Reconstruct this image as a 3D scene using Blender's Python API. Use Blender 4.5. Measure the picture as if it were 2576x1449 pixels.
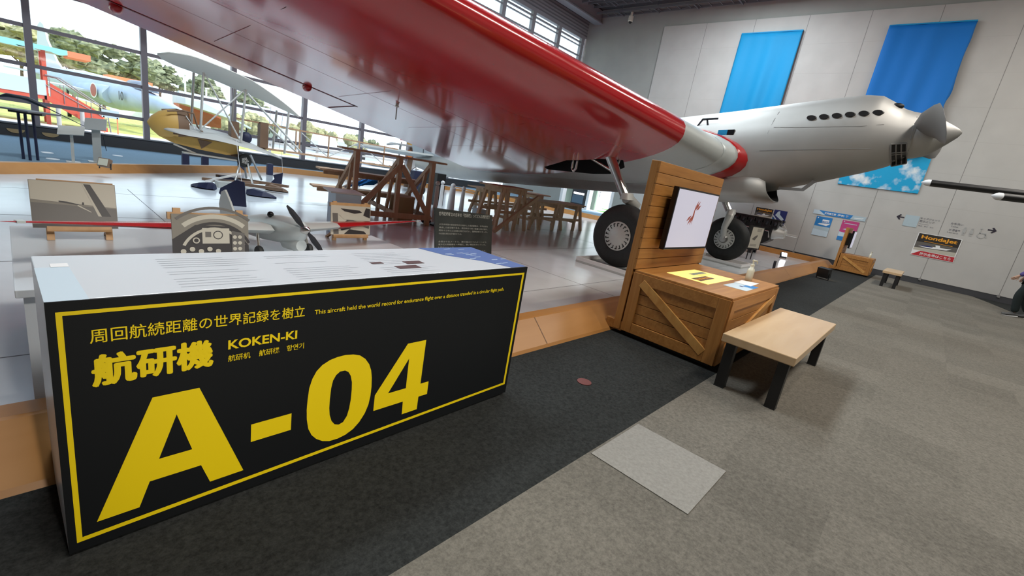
import bpy, math, random
from mathutils import Vector, Matrix
from mathutils.geometry import tessellate_polygon
random.seed(7)
SC = bpy.context.scene
COL = SC.collection
PI = math.pi
for o in list(bpy.data.objects):
    bpy.data.objects.remove(o)

# ------------------------------------------------------------------ camera, sky, sun, unseen lamps, exposure
def rad(a): return a*PI/180
YAW, PITCH, ROLL, FPX = rad(40.86874), rad(-14.66298), rad(9.818688), 1140.9217
fw = Vector((math.cos(PITCH)*math.cos(YAW), math.cos(PITCH)*math.sin(YAW), math.sin(PITCH)))
rt = fw.cross(Vector((0, 0, 1))).normalized()
up = rt.cross(fw)
rt2 = rt*math.cos(ROLL)+up*math.sin(ROLL)
up2 = -rt*math.sin(ROLL)+up*math.cos(ROLL)
cd = bpy.data.cameras.new('camera'); cam = bpy.data.objects.new('camera', cd); COL.objects.link(cam)
cd.sensor_fit = 'HORIZONTAL'; cd.sensor_width = 36; cd.lens = 36*FPX/2576
cd.clip_start = .05; cd.clip_end = 500
mw = Matrix((rt2, up2, -fw)).transposed().to_4x4(); mw.translation = Vector((0, 0, 1.32))
cam.matrix_world = mw
SC.camera = cam

W = bpy.data.worlds.new('sky'); SC.world = W; W.use_nodes = True
nt = W.node_tree; nt.nodes.clear()
wo = nt.nodes.new('ShaderNodeOutputWorld'); bg = nt.nodes.new('ShaderNodeBackground')
tc = nt.nodes.new('ShaderNodeTexCoord'); sx = nt.nodes.new('ShaderNodeSeparateXYZ')
cr = nt.nodes.new('ShaderNodeValToRGB')
cr.color_ramp.elements[0].position = 0.0; cr.color_ramp.elements[0].color = (.74, .87, 1, 1)
cr.color_ramp.elements[1].position = .55; cr.color_ramp.elements[1].color = (.62, .74, .90, 1)
e = cr.color_ramp.elements.new(.07); e.color = (.62, .70, .74, 1)
e = cr.color_ramp.elements.new(.30); e.color = (.42, .50, .54, 1)
nt.links.new(tc.outputs['Generated'], sx.inputs[0]); nt.links.new(sx.outputs['Z'], cr.inputs[0])
nt.links.new(cr.outputs[0], bg.inputs[0]); nt.links.new(bg.outputs[0], wo.inputs[0])
bg.inputs[1].default_value = 3.1

def lamp(name, kind, loc, energy, color=(1, 1, 1), rot=None, **kw):
    d = bpy.data.lights.new(name, kind); d.energy = energy; d.color = color
    for k, v in kw.items(): setattr(d, k, v)
    o = bpy.data.objects.new(name, d); COL.objects.link(o); o.location = loc
    if rot is not None: o.rotation_euler = rot
    return o
sun = lamp('sun', 'SUN', (0, 0, 30), 5.0, (1, .95, .86), angle=rad(1))
sun.rotation_euler = Vector((-.75, .42, -.62)).to_track_quat('-Z', 'Y').to_euler()
for i, (x, y) in enumerate(((2, -2.5), (8, -2.5), (14, -2.5), (2, 6), (8.5, 6.5), (14.5, 6))):
    lamp('fill_light', 'AREA', (x, y, 8.2), (370, 330, 260, 420, 420, 420)[i], ((1, .93, .84) if i < 3 else (.84, .94, 1)), (0, 0, 0), shape='RECTANGLE', size=3.2, size_y=1.2)  # unseen area lamps added under the ceiling to brighten the hall
lamp('unseen_spot', 'SPOT', (4.9, -.6, 6.5), 230, (1, .82, .55), Vector((-.1, 2.2, -5.7)).to_track_quat('-Z', 'Y').to_euler(), spot_size=rad(28), spot_blend=.6)
lamp('unseen_spot', 'SPOT', (.7, -6.5, 3.6), 1300, (1, .95, .88), Vector((.28, 8.06, -3.2)).to_track_quat('-Z', 'Y').to_euler(), spot_size=rad(19), spot_blend=.9, shadow_soft_size=.15)  # unseen spot added to brighten the front of the title plinth
SC.view_settings.view_transform = 'Standard'; SC.view_settings.look = 'None'
SC.view_settings.gamma = 1; SC.view_settings.use_curve_mapping = False
SC.view_settings.exposure = 0.0
SC.cycles.max_bounces = 7; SC.cycles.transparent_max_bounces = 12
SC.cycles.use_denoising = True
SC.cycles.sample_clamp_indirect = 8

# ------------------------------------------------------------------ materials
MT = {}
def mat(name, col, rough=.5, metal=0, noise=0, nscale=8, bump=0, bscale=60, coat=0, stretch=None, emit=None, es=0, spec=.5, col2=None):
    m = bpy.data.materials.new(name); m.use_nodes = True; MT[name] = m
    n = m.node_tree; b = n.nodes['Principled BSDF']
    b.inputs['Base Color'].default_value = (*col, 1); b.inputs['Roughness'].default_value = rough
    b.inputs['Metallic'].default_value = metal; b.inputs['Coat Weight'].default_value = coat
    b.inputs['Coat Roughness'].default_value = .11
    b.inputs['Specular IOR Level'].default_value = spec
    if emit: b.inputs['Emission Color'].default_value = (*emit, 1); b.inputs['Emission Strength'].default_value = es
    if noise or bump:
        t = n.nodes.new('ShaderNodeTexCoord'); mp = n.nodes.new('ShaderNodeMapping')
        n.links.new(t.outputs['Object'], mp.inputs[0])
        if stretch: mp.inputs['Scale'].default_value = stretch
    if noise:
        nz = n.nodes.new('ShaderNodeTexNoise'); nz.inputs['Scale'].default_value = nscale; nz.inputs['Detail'].default_value = 5
        n.links.new(mp.outputs[0], nz.inputs[0])
        r = n.nodes.new('ShaderNodeValToRGB')
        c2 = col2 or tuple(min(1, c*(1+noise)) for c in col)
        r.color_ramp.elements[0].color = (*[c*(1-noise) for c in col], 1); r.color_ramp.elements[1].color = (*c2, 1)
        r.color_ramp.elements[0].position = .3; r.color_ramp.elements[1].position = .7
        n.links.new(nz.outputs[0], r.inputs[0]); n.links.new(r.outputs[0], b.inputs['Base Color'])
    if bump:
        nb = n.nodes.new('ShaderNodeTexNoise'); nb.inputs['Scale'].default_value = bscale; nb.inputs['Detail'].default_value = 3
        bp = n.nodes.new('ShaderNodeBump'); bp.inputs['Strength'].default_value = bump; bp.inputs['Distance'].default_value = .01
        n.links.new(mp.outputs[0], nb.inputs[0]); n.links.new(nb.outputs[0], bp.inputs['Height']); n.links.new(bp.outputs[0], b.inputs['Normal'])
    return m

def carpet(name, base, var, speck, tile=None):
    m = bpy.data.materials.new(name); m.use_nodes = True; MT[name] = m
    n = m.node_tree; b = n.nodes['Principled BSDF']; L = n.links
    b.inputs['Roughness'].default_value = .95; b.inputs['Specular IOR Level'].default_value = .15
    t = n.nodes.new('ShaderNodeTexCoord')
    n1 = n.nodes.new('ShaderNodeTexNoise'); n1.inputs['Scale'].default_value = 55; n1.inputs['Detail'].default_value = 6; n1.inputs['Roughness'].default_value = .75
    n2 = n.nodes.new('ShaderNodeTexNoise'); n2.inputs['Scale'].default_value = 1.2; n2.inputs['Detail'].default_value = 3
    L.new(t.outputs['Object'], n1.inputs[0]); L.new(t.outputs['Object'], n2.inputs[0])
    r = n.nodes.new('ShaderNodeValToRGB'); r.color_ramp.elements[0].position = .32; r.color_ramp.elements[1].position = .7
    r.color_ramp.elements[0].color = (*[c*(1-speck) for c in base], 1); r.color_ramp.elements[1].color = (*[c*(1+speck) for c in base], 1)
    L.new(n1.outputs[0], r.inputs[0])
    mr = n.nodes.new('ShaderNodeMapRange'); mr.inputs['To Min'].default_value = 1-var; mr.inputs['To Max'].default_value = 1+var
    L.new(n2.outputs[0], mr.inputs[0])
    mx = n.nodes.new('ShaderNodeMix'); mx.data_type = 'RGBA'; mx.blend_type = 'MULTIPLY'; mx.inputs[0].default_value = 1
    L.new(r.outputs[0], mx.inputs[6]); L.new(mr.outputs[0], mx.inputs[7])
    out = mx.outputs[2]
    if tile:
        sn = n.nodes.new('ShaderNodeVectorMath'); sn.operation = 'SNAP'; sn.inputs[1].default_value = (.505, .5, 10)
        L.new(t.outputs['Object'], sn.inputs[0])
        wn = n.nodes.new('ShaderNodeTexWhiteNoise'); L.new(sn.outputs[0], wn.inputs[0])
        m2 = n.nodes.new('ShaderNodeMapRange'); m2.inputs['To Min'].default_value = 1-tile; m2.inputs['To Max'].default_value = 1+tile
        L.new(wn.outputs['Value'], m2.inputs[0])
        mx2 = n.nodes.new('ShaderNodeMix'); mx2.data_type = 'RGBA'; mx2.blend_type = 'MULTIPLY'; mx2.inputs[0].default_value = 1
        L.new(out, mx2.inputs[6]); L.new(m2.outputs[0], mx2.inputs[7]); out = mx2.outputs[2]
    L.new(out, b.inputs['Base Color'])
    bp = n.nodes.new('ShaderNodeBump'); bp.inputs['Strength'].default_value = .5; bp.inputs['Distance'].default_value = .004
    L.new(n1.outputs[0], bp.inputs['Height']); L.new(bp.outputs[0], b.inputs['Normal'])
    return m

def wood(name, base, dark, scale=(1, 14, 14), rough=.45, rings=2.2):
    m = bpy.data.materials.new(name); m.use_nodes = True; MT[name] = m
    n = m.node_tree; b = n.nodes['Principled BSDF']; L = n.links
    b.inputs['Roughness'].default_value = rough
    t = n.nodes.new('ShaderNodeTexCoord'); mp = n.nodes.new('ShaderNodeMapping'); mp.inputs['Scale'].default_value = scale
    L.new(t.outputs['Object'], mp.inputs[0])
    nz = n.nodes.new('ShaderNodeTexNoise'); nz.inputs['Scale'].default_value = rings; nz.inputs['Detail'].default_value = 6; nz.inputs['Distortion'].default_value = .6
    L.new(mp.outputs[0], nz.inputs[0])
    r = n.nodes.new('ShaderNodeValToRGB'); r.color_ramp.elements[0].position = .3; r.color_ramp.elements[1].position = .68
    r.color_ramp.elements[0].color = (*dark, 1); r.color_ramp.elements[1].color = (*base, 1)
    L.new(nz.outputs[0], r.inputs[0]); L.new(r.outputs[0], b.inputs['Base Color'])
    return m

wood('kiosk_wood', (.46, .215, .055), (.34, .14, .03))
wood('kiosk_wood_upright', (.46, .215, .055), (.34, .14, .03), scale=(14, 14, 1))
wood('brace_wood', (.60, .32, .09), (.48, .22, .05), scale=(3, 6, 3))
wood('curb_wood', (.50, .24, .075), (.44, .20, .055), scale=(.6, 5, 5), rough=.4, rings=1.2)
wood('trestle_wood', (.56, .36, .23), (.43, .26, .15), scale=(6, 6, 1.5), rough=.6)
wood('pale_trestle_wood', (.72, .54, .35), (.58, .41, .25), scale=(6, 6, 1.5), rough=.6)
wood('bench_wood', (.66, .47, .28), (.60, .41, .23), scale=(1.2, 9, 9), rough=.28, rings=1.3)
wood('easel_wood', (.55, .33, .16), (.46, .26, .11), scale=(8, 8, 2))
carpet('carpet_dark', (.027, .029, .028), .18, .55)
carpet('carpet_grey', (.165, .152, .128), .13, .35, .09)
carpet('carpet_light', (.30, .288, .262), .05, .16)
carpet('carpet_blue', (.25, .37, .47), .05, .1)
mat('sign_white', (.62, .66, .70), .28, spec=.6)
mat('sign_black', (.005, .006, .007), .5, spec=.3)
mat('sign_yellow', (.78, .58, .0), .5)
mat('print_blue', (.10, .18, .42), .3)
mat('print_grey', (.50, .53, .58), .35)
mat('print_dark', (.10, .06, .06), .35)
mat('white', (.85, .85, .85), .45)
mat('off_white', (.72, .72, .68), .5)
mat('platform_white', (.80, .87, .93), .17, noise=.04, nscale=3, spec=.5, bump=.02, bscale=4)
mat('seam', (.14, .15, .17), .6)
mat('wall_panel', (.50, .485, .46), .75, noise=.05, nscale=1.5)
mat('wall_grey', (.36, .365, .34), .85, noise=.04, nscale=2)
mat('seam_wall', (.24, .23, .22), .8)
mat('seam_faint', (.43, .415, .39), .8)
mat('ceiling_dark', (.09, .09, .095), .8)
mat('steel_grey', (.20, .205, .22), .5, .3)
mat('mullion', (.25, .225, .25), .45, .2)
mat('baseboard', (.05, .05, .055), .6)
mat('louver_grey', (.30, .31, .33), .55)
mat('black', (.01, .01, .011), .45)
mat('black_gloss', (.008, .008, .01), .18)
mat('rubber', (.018, .02, .021), .62, noise=.2, nscale=20)
mat('chrome', (.74, .72, .69), .24, 1)
mat('steel', (.55, .55, .54), .32, 1)
mat('aluminium', (.50, .495, .48), .52, .8, noise=.05, nscale=2.2)
mat('aluminium_dark', (.34, .335, .33), .5, .8)
mat('silver_paint', (.60, .65, .65), .34, .15, noise=.03, nscale=2)
mat('hub_paint', (.58, .59, .57), .45, .35)
mat('wing_red', (.56, .014, .02), .22, noise=.06, nscale=1.2, coat=1.0, bump=.035, bscale=2.2)
mat('wing_red_solid', (.45, .012, .015), .25, coat=.4)
mat('wing_seam', (.16, .008, .01), .5)
mat('dark_hole', (.012, .012, .013), .8)
mat('fabric_white', (.80, .79, .72), .8)
mat('fabric_wing', (.55, .56, .55), .45)
mat('ply_yellow', (.62, .38, .10), .5)
mat('ply_brown', (.20, .12, .075), .6)
mat('navy', (.02, .025, .07), .5)
mat('banner_blue', (.0, .27, .56), .7)
mat('banner_deep', (.0, .165, .56), .7)
mat('poster_black', (.03, .025, .022), .4)
mat('poster_orange', (.85, .36, .02), .5)
mat('poster_red', (.50, .02, .03), .5)
mat('poster_pink', (.52, .05, .20), .5)
mat('poster_blue', (.02, .20, .52), .5)
mat('poster_pale', (.55, .66, .74), .5)
mat('poster_navy', (.02, .03, .16), .5)
mat('sign_text_grey', (.17, .17, .19), .6)
mat('icon_grey', (.42, .42, .41), .6)
mat('arrow_black', (.02, .015, .03), .5)
mat('pale_blue_patch', (.43, .53, .58), .7)
mat('screen', (.3, .3, .34), .25, emit=(.60, .60, .74), es=.62)
mat('screen_mark', (.2, .05, .03), .4, emit=(.30, .07, .05), es=.5)
mat('paper_glow_yellow', (.8, .62, .2), .5, emit=(1, .66, .17), es=1.0)  # emission stands in for strong spotlight on the yellow paper
mat('warm_lamp', (1, .8, .6), .5, emit=(1, .72, .45), es=9)
mat('white_lamp', (1, .97, 1), .5, emit=(1, .97, 1), es=14)
mat('photo_grey', (.22, .20, .165), .4)
mat('photo_pale', (.52, .49, .41), .4)
mat('photo_dark', (.035, .03, .03), .4)
mat('photo_mid', (.13, .12, .11), .4)
mat('board_dark', (.040, .044, .042), .35, noise=.3, nscale=6)
mat('board_text', (.40, .40, .36), .5)
mat('cardboard', (.42, .29, .16), .8)
mat('orange', (.70, .20, .05), .6)
mat('purple_cloth', (.09, .07, .24), .9)
mat('dark_cloth', (.014, .022, .022), .9)
mat('skin', (.55, .34, .25), .55)
mat('hair', (.015, .012, .01), .5)
mat('sneaker', (.10, .10, .10), .6)
mat('plastic_cream', (.72, .72, .60), .35)
mat('gravel', (.62, .60, .58), .95, noise=.12, nscale=30)
mat('asphalt', (.34, .35, .36), .9, noise=.06, nscale=8)
mat('grass', (.40, .44, .10), .95, noise=.3, nscale=2.5, col2=(.62, .60, .18))
mat('grass_green', (.13, .5, .06), .95, noise=.2, nscale=3)
mat('leaf', (.15, .19, .105), .9, noise=.5, nscale=3, col2=(.34, .36, .20))
mat('leaf_yellow', (.34, .34, .16), .9, noise=.4, nscale=3, col2=(.5, .47, .25))
mat('bark', (.19, .14, .11), .9)
mat('jet_blue', (.40, .50, .62), .5, noise=.08, nscale=1.5)
mat('jet_grey', (.5, .56, .62), .5)
mat('roundel', (.38, .10, .08), .6)
mat('stair_red', (.62, .10, .06), .6)
mat('roof_cyan', (.30, .75, .72), .5)
mat('roof_orange', (.85, .25, .12), .6)
mat('concrete', (.42, .41, .40), .9)
mat('pale_blue_roof', (.50, .62, .72), .6)
mat('brick_red', (.50, .16, .09), .8)
mat('car_white', (.85, .87, .9), .3)
mat('car_glass', (.10, .16, .22), .15)
mat('tan', (.42, .30, .15), .6)
mat('spot_red', (.13, .022, .016), .6)
mat('metal_dark', (.04, .042, .05), .4, .6)
mat('green_grey', (.30, .37, .31), .6)
mat('wire_white', (.75, .75, .75), .5)
# sky photo print
def cloud_print(name, blue):
    m = bpy.data.materials.new(name); m.use_nodes = True; MT[name] = m
    n = m.node_tree; b = n.nodes['Principled BSDF']; b.inputs['Roughness'].default_value = .6
    t = n.nodes.new('ShaderNodeTexCoord'); nz = n.nodes.new('ShaderNodeTexNoise'); nz.inputs['Scale'].default_value = 2.6; nz.inputs['Detail'].default_value = 6
    r = n.nodes.new('ShaderNodeValToRGB'); r.color_ramp.elements[0].position = .50; r.color_ramp.elements[1].position = .66
    r.color_ramp.elements[0].color = (*blue, 1); r.color_ramp.elements[1].color = (.8, .84, .86, 1)
    n.links.new(t.outputs['Object'], nz.inputs[0]); n.links.new(nz.outputs[0], r.inputs[0]); n.links.new(r.outputs[0], b.inputs['Base Color'])
cloud_print('cloud_print', (.0, .36, .66))
def glass(name, tint, refl):
    m = bpy.data.materials.new(name); m.use_nodes = True; MT[name] = m
    n = m.node_tree; n.nodes.clear()
    o = n.nodes.new('ShaderNodeOutputMaterial'); mx = n.nodes.new('ShaderNodeMixShader')
    tr = n.nodes.new('ShaderNodeBsdfTransparent'); gl = n.nodes.new('ShaderNodeBsdfGlossy'); gl.inputs['Roughness'].default_value = .02
    tr.inputs[0].default_value = (*tint, 1); mx.inputs[0].default_value = refl
    n.links.new(tr.outputs[0], mx.inputs[1]); n.links.new(gl.outputs[0], mx.inputs[2]); n.links.new(mx.outputs[0], o.inputs[0])
glass('window_glass', (.95, .97, .98), .05)
glass('car_pane', (.4, .5, .55), .2)

# ------------------------------------------------------------------ mesh builder
class MB:
    def __init__(s): s.v = []; s.f = []; s.mi = []; s.m = 0
    def add(s, vs, fs):
        o = len(s.v); s.v += [Vector(p) for p in vs]
        for f in fs: s.f.append([i+o for i in f]); s.mi.append(s.m)
        return s
    def box(s, lo, hi):
        x0, y0, z0 = lo; x1, y1, z1 = hi
        return s.add([(x0, y0, z0), (x1, y0, z0), (x1, y1, z0), (x0, y1, z0), (x0, y0, z1), (x1, y0, z1), (x1, y1, z1), (x0, y1, z1)],
                     [(3, 2, 1, 0), (4, 5, 6, 7), (0, 1, 5, 4), (1, 2, 6, 5), (2, 3, 7, 6), (3, 0, 4, 7)])
    def obox(s, c, sx, sy, sz, ax=(1, 0, 0), ay=(0, 1, 0), az=(0, 0, 1)):
        c = Vector(c); ax = Vector(ax)*sx/2; ay = Vector(ay)*sy/2; az = Vector(az)*sz/2
        vs = [c+ax*i+ay*j+az*k for k in (-1, 1) for (i, j) in ((-1, -1), (1, -1), (1, 1), (-1, 1))]
        return s.add(vs, [(3, 2, 1, 0), (4, 5, 6, 7), (0, 1, 5, 4), (1, 2, 6, 5), (2, 3, 7, 6), (3, 0, 4, 7)])
    def beam(s, p, q, w, h, upv=(0, 0, 1)):
        p = Vector(p); q = Vector(q); d = (q-p); L = d.length; d.normalize(); u = Vector(upv)
        r = d.cross(u)
        if r.length < 1e-4: r = d.cross(Vector((0, 1, 0)))
        r.normalize(); u = r.cross(d)
        return s.obox((p+q)/2, L, w, h, d, r, u)
    def tube(s, pts, r, n=10, cap=True):
        pts = [Vector(p) for p in pts]; rs = r if isinstance(r, (list, tuple)) else [r]*len(pts)
        rings = []; ref = None
        for i, p in enumerate(pts):
            d = (pts[min(i+1, len(pts)-1)]-pts[max(i-1, 0)]).normalized()
            if ref is None:
                ref = d.cross(Vector((0, 0, 1)))
                if ref.length < 1e-3: ref = d.cross(Vector((1, 0, 0)))
            ref = (ref-d*ref.dot(d)).normalized(); b = d.cross(ref)
            rings.append([p+(ref*math.cos(2*PI*k/n)+b*math.sin(2*PI*k/n))*rs[i] for k in range(n)])
        return s.loft(rings, cap)
    def loft(s, rings, cap=True, closed=True):
        n = len(rings[0]); vs = [p for r in rings for p in r]; fs = []
        for i in range(len(rings)-1):
            for k in range(n if closed else n-1):
                fs.append((i*n+k, i*n+(k+1) % n, (i+1)*n+(k+1) % n, (i+1)*n+k))
        if cap and closed:
            fs.append(tuple(range(n))[::-1]); fs.append(tuple((len(rings)-1)*n+k for k in range(n)))
        return s.add(vs, fs)
    def lathe(s, o, axis, prof, n=32, cap=False):
        o = Vector(o); a = Vector(axis).normalized(); r = a.cross(Vector((0, 0, 1)))
        if r.length < 1e-3: r = Vector((1, 0, 0))
        r.normalize(); b = a.cross(r)
        return s.loft([[o+a*t+(r*math.cos(2*PI*k/n)+b*math.sin(2*PI*k/n))*max(q, 1e-4) for k in range(n)] for (t, q) in prof], cap)
    def cyl(s, p, q, r, n=20): return s.tube([p, q], r, n)
    def poly(s, pts, o=(0, 0, 0), u=(1, 0, 0), w=(0, 0, 1), t=0, holes=()):
        # outline in the (u,w) frame at o, thickness t along -(u x w)
        o = Vector(o); u = Vector(u); w = Vector(w); nrm = u.cross(w).normalized()
        loops = [list(pts)]+[list(h) for h in holes]
        flat = [p for l in loops for p in l]
        tri = tessellate_polygon([[Vector((a, b, 0)) for a, b in l] for l in loops])
        P = [o+u*a+w*b for a, b in flat]
        def ori(f):
            a, b, c = [Vector((*flat[i], 0)) for i in f]
            return f if (b-a).cross(c-a).z > 0 else f[::-1]
        tri = [ori(tuple(f)) for f in tri]
        if not t: return s.add(P, tri)
        Q = [p-nrm*t for p in P]; N = len(P); fs = list(tri)+[tuple(i+N for i in f[::-1]) for f in tri]
        k = 0
        for l in loops:
            m = len(l)
            for i in range(m): fs.append((k+i, k+i+N, k+(i+1) % m+N, k+(i+1) % m))
            k += m
        return s.add(P+Q, fs)
    def sphere(s, c, r, n=16, m=10, sc=(1, 1, 1)):
        c = Vector(c)
        rings = [[c+Vector((math.sin(PI*j/m)*math.cos(2*PI*k/n)*r*sc[0], math.sin(PI*j/m)*math.sin(2*PI*k/n)*r*sc[1], -math.cos(PI*j/m)*r*sc[2])) for k in range(n)] for j in range(1, m)]
        s.loft(rings, True); return s
    def build(s, name, mats, parent=None, smooth=False, bevel=0, local=False, kind=None, angle=35):
        if isinstance(mats, str): mats = [mats]
        off = Vector((0, 0, 0))
        if parent is not None and not local:
            q = parent
            while q is not None: off += q.location; q = q.parent
        elif parent is None and not local and s.v:
            xs = [p.x for p in s.v]; ys = [p.y for p in s.v]; zs = [p.z for p in s.v]
            off = Vector(((min(xs)+max(xs))/2, (min(ys)+max(ys))/2, min(zs)))
        me = bpy.data.meshes.new(name); me.from_pydata([p-off for p in s.v], [], s.f)
        for x in mats: me.materials.append(MT[x])
        me.polygons.foreach_set('material_index', s.mi)
        if smooth:
            me.polygons.foreach_set('use_smooth', [True]*len(me.polygons))
            try: me.set_sharp_from_angle(angle=rad(angle))
            except Exception: pass
        me.update()
        o = bpy.data.objects.new(name, me); COL.objects.link(o)
        if parent is not None: o.parent = parent
        elif not local: o.location = off
        if bevel:
            b = o.modifiers.new('bevel', 'BEVEL'); b.width = bevel; b.segments = 2; b.limit_method = 'ANGLE'
        if kind: o['kind'] = kind
        return o

def tag(o, label, cat, group=None):
    o['label'] = label; o['category'] = cat
    if group: o['group'] = group
    return o
def thing(name, label, cat, loc=(0, 0, 0), rz=0, group=None):
    o = bpy.data.objects.new(name, None); COL.objects.link(o); o.location = loc; o.rotation_euler = (0, 0, rz)
    o.empty_display_size = .2
    return tag(o, label, cat, group)
def struct(mb, name, mats, **k): return mb.build(name, mats, kind='structure', **k)
def dup(o, parent=None, loc=None, rz=None, label=None, group=None):
    c = o.copy(); COL.objects.link(c)
    if parent is not None: c.parent = parent
    for ch in list(o.children): dup(ch, c)
    if loc is not None: c.location = loc
    if rz is not None: c.rotation_euler = (0, 0, rz)
    if label: c['label'] = label
    if group: c['group'] = group
    return c

def text(mb, body, o, u, w, size, bold=0, width=None, height=None, align='LEFT', t=.0008, spacing=1, shear=0):
    # lettering as flat mesh in frame (u,w); width/height rescale the string to a measured box
    c = bpy.data.curves.new('t', 'FONT'); c.body = body; c.size = 1; c.offset = bold; c.align_x = 'LEFT'; c.resolution_u = 3; c.space_character = spacing; c.shear = shear
    ob = bpy.data.objects.new('t', c); COL.objects.link(ob)
    dg = bpy.context.evaluated_depsgraph_get(); me = bpy.data.meshes.new_from_object(ob.evaluated_get(dg))
    vs = [v.co.copy() for v in me.vertices]; fs = [tuple(p.vertices) for p in me.polygons]
    bpy.data.objects.remove(ob); bpy.data.curves.remove(c); bpy.data.meshes.remove(me)
    if not vs: return
    x0 = min(v.x for v in vs); x1 = max(v.x for v in vs); y0 = min(v.y for v in vs); y1 = max(v.y for v in vs)
    kx = (width/(x1-x0)) if width else size; ky = (height/(y1-y0)) if height else size
    if height and not width: kx = ky
    if width and not height: ky = kx
    dx = {'LEFT': 0, 'CENTER': -(x1-x0)*kx/2, 'RIGHT': -(x1-x0)*kx}[align]
    o = Vector(o); u = Vector(u); w = Vector(w); nrm = u.cross(w)
    mb.add([o+u*((v.x-x0)*kx+dx)+w*((v.y-(y0 if height else 0))*ky)+nrm*t for v in vs], fs)

# ------------------------------------------------------------------ the hall
XW, YW, YC, ZC = 18.2, 17.6, 13.9, 8.55      # far wall, glass wall, clerestory, ceiling
b = MB(); b.box((-14, .94, -.1), (XW, 2.2, 0)); struct(b, 'floor', 'carpet_dark')
b = MB(); b.box((-14, -10, -.1), (XW, .94, 0)); struct(b, 'floor_grey', 'carpet_grey')
b = MB(); b.box((-14, 2.2, -.1), (XW, YW, 0)); struct(b, 'floor_blue', 'carpet_blue')
b = MB(); b.poly([(18.19, -1.25), (17.2, -1.55), (15.6, -1.95), (13.6, -2.6), (11, -3.8), (9, -10), (18.19, -10)][::-1], (0, 0, .003), (1, 0, 0), (0, 1, 0)); struct(b, 'floor_dark_corner', 'carpet_dark')
b = MB(); b.box((1.893, .415, 0), (2.397, .925, .004)); tag(b.build('carpet_tile', 'carpet_light'), 'pale carpet tile, the lightest square in the grey walkway', 'carpet tile')

PLAT = [(-6, 2.2), (17.1, 2.2), (17.1, 7.6), (14.1, 8.6), (13.3, 12.2), (12.5, 14.6), (5.36, 14.6), (-.08, 9.89), (-6, 4.8)]
def offset(poly, d):
    out = []; n = len(poly)
    for i in range(n):
        p0, p1, p2 = [Vector(poly[(i+k) % n]) for k in (-1, 0, 1)]
        a = (p1-p0).normalized(); c = (p2-p1).normalized()
        na = Vector((a.y, -a.x)); nc = Vector((c.y, -c.x)); m = (na+nc).normalized()
        out.append(p1+m*(d/max(.3, m.dot(na))))
    return out
b = MB(); b.poly([tuple(p) for p in offset(PLAT, -.05)], (0, 0, .04), (1, 0, 0), (0, 1, 0), t=.04)
b.m = 1
for y in (3.05, 4.87, 6.7, 8.5): b.box((-1 if y > 5 else -5.8, y-.004, .0395), (13.2, y+.004, .0408))
for i, x in enumerate((-2.4, 1.2, 4.85, 8.5, 12.1)): b.box((x-.004, 2.25, .0395), (x+.004, 9.0, .0408))
struct(b, 'floor_platform', ['platform_white', 'seam'])
b = MB(); rr = [[(p.x, p.y, z) for p in offset(PLAT, d)] for d, z in ((.25, 0), (.235, .022), (.06, .185), (.045, .19), (-.05, .19), (-.15, .04))]
b.loft(rr, False)
b.m = 1
for x in (-2.1, .9, 2.812, 5.6, 8.5, 11.4, 14.3):
    b.add([(x-.004, 1.9645, .024), (x+.004, 1.9645, .024), (x+.004, 2.139, .186), (x-.004, 2.139, .186)], [(0, 1, 2, 3)])
struct(b, 'trim_1', ['curb_wood', 'ply_brown'])

# far wall with its pale cladding
OP = (10.75, 13.7, 2.3)
b = MB()
b.poly([(-10, 0), (OP[0], 0), (OP[0], OP[2]), (OP[1], OP[2]), (OP[1], 0), (YC+.1, 0), (YC+.1, ZC), (-10, ZC)], (XW, 0, 0), (0, 1, 0), (0, 0, 1), t=-.2)
struct(b, 'wall_far', 'wall_grey')
b = MB(); b.box((XW-.06, -10, .17), (XW, 10.12, 7.68)); b.m = 1
ys = [8.40, 6.66, 4.99, 3.31, 1.65, -.08, -1.76, -3.5, -5.2]
for y in ys: b.box((XW-.0615, y-.007, .17), (XW-.05, y+.007, 7.68))
b.m = 2
for z in (1.43, 2.28, 3.2, 4.1, 5.0, 5.9, 6.8): b.box((XW-.0608, -10, z-.003), (XW-.05, 10.12, z+.003))
b.m = 1
for y in ys: b.box((XW-.075, y-.03, .12), (XW-.05, y+.03, .19))
struct(b, 'wall_far_cladding', ['wall_panel', 'seam_wall', 'seam_faint'])
b = MB(); b.box((XW-.05, -10, 0), (XW, 10.7, .17)); struct(b, 'baseboard_far', 'baseboard')
b = MB(); b.box((-14, -10.2, 0), (XW+.2, -10, ZC)); struct(b, 'wall_near', 'wall_grey')
b = MB(); b.box((-14.2, -10, 0), (-14, YW, ZC)); struct(b, 'wall_back', 'wall_grey')
b = MB(); b.box((-14, -10, ZC), (XW+.2, YC+.3, ZC+.2)); struct(b, 'ceiling', 'ceiling_dark')
b = MB(); b.box((-14, YC+.2, 4.6), (XW+.2, YW+.3, 4.8)); struct(b, 'ceiling_bay', 'louver_grey')
b = MB(); b.box((XW, YC+.1, 0), (XW+.2, YW+.1, 4.6)); struct(b, 'wall_bay_end', 'wall_grey')

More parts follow.
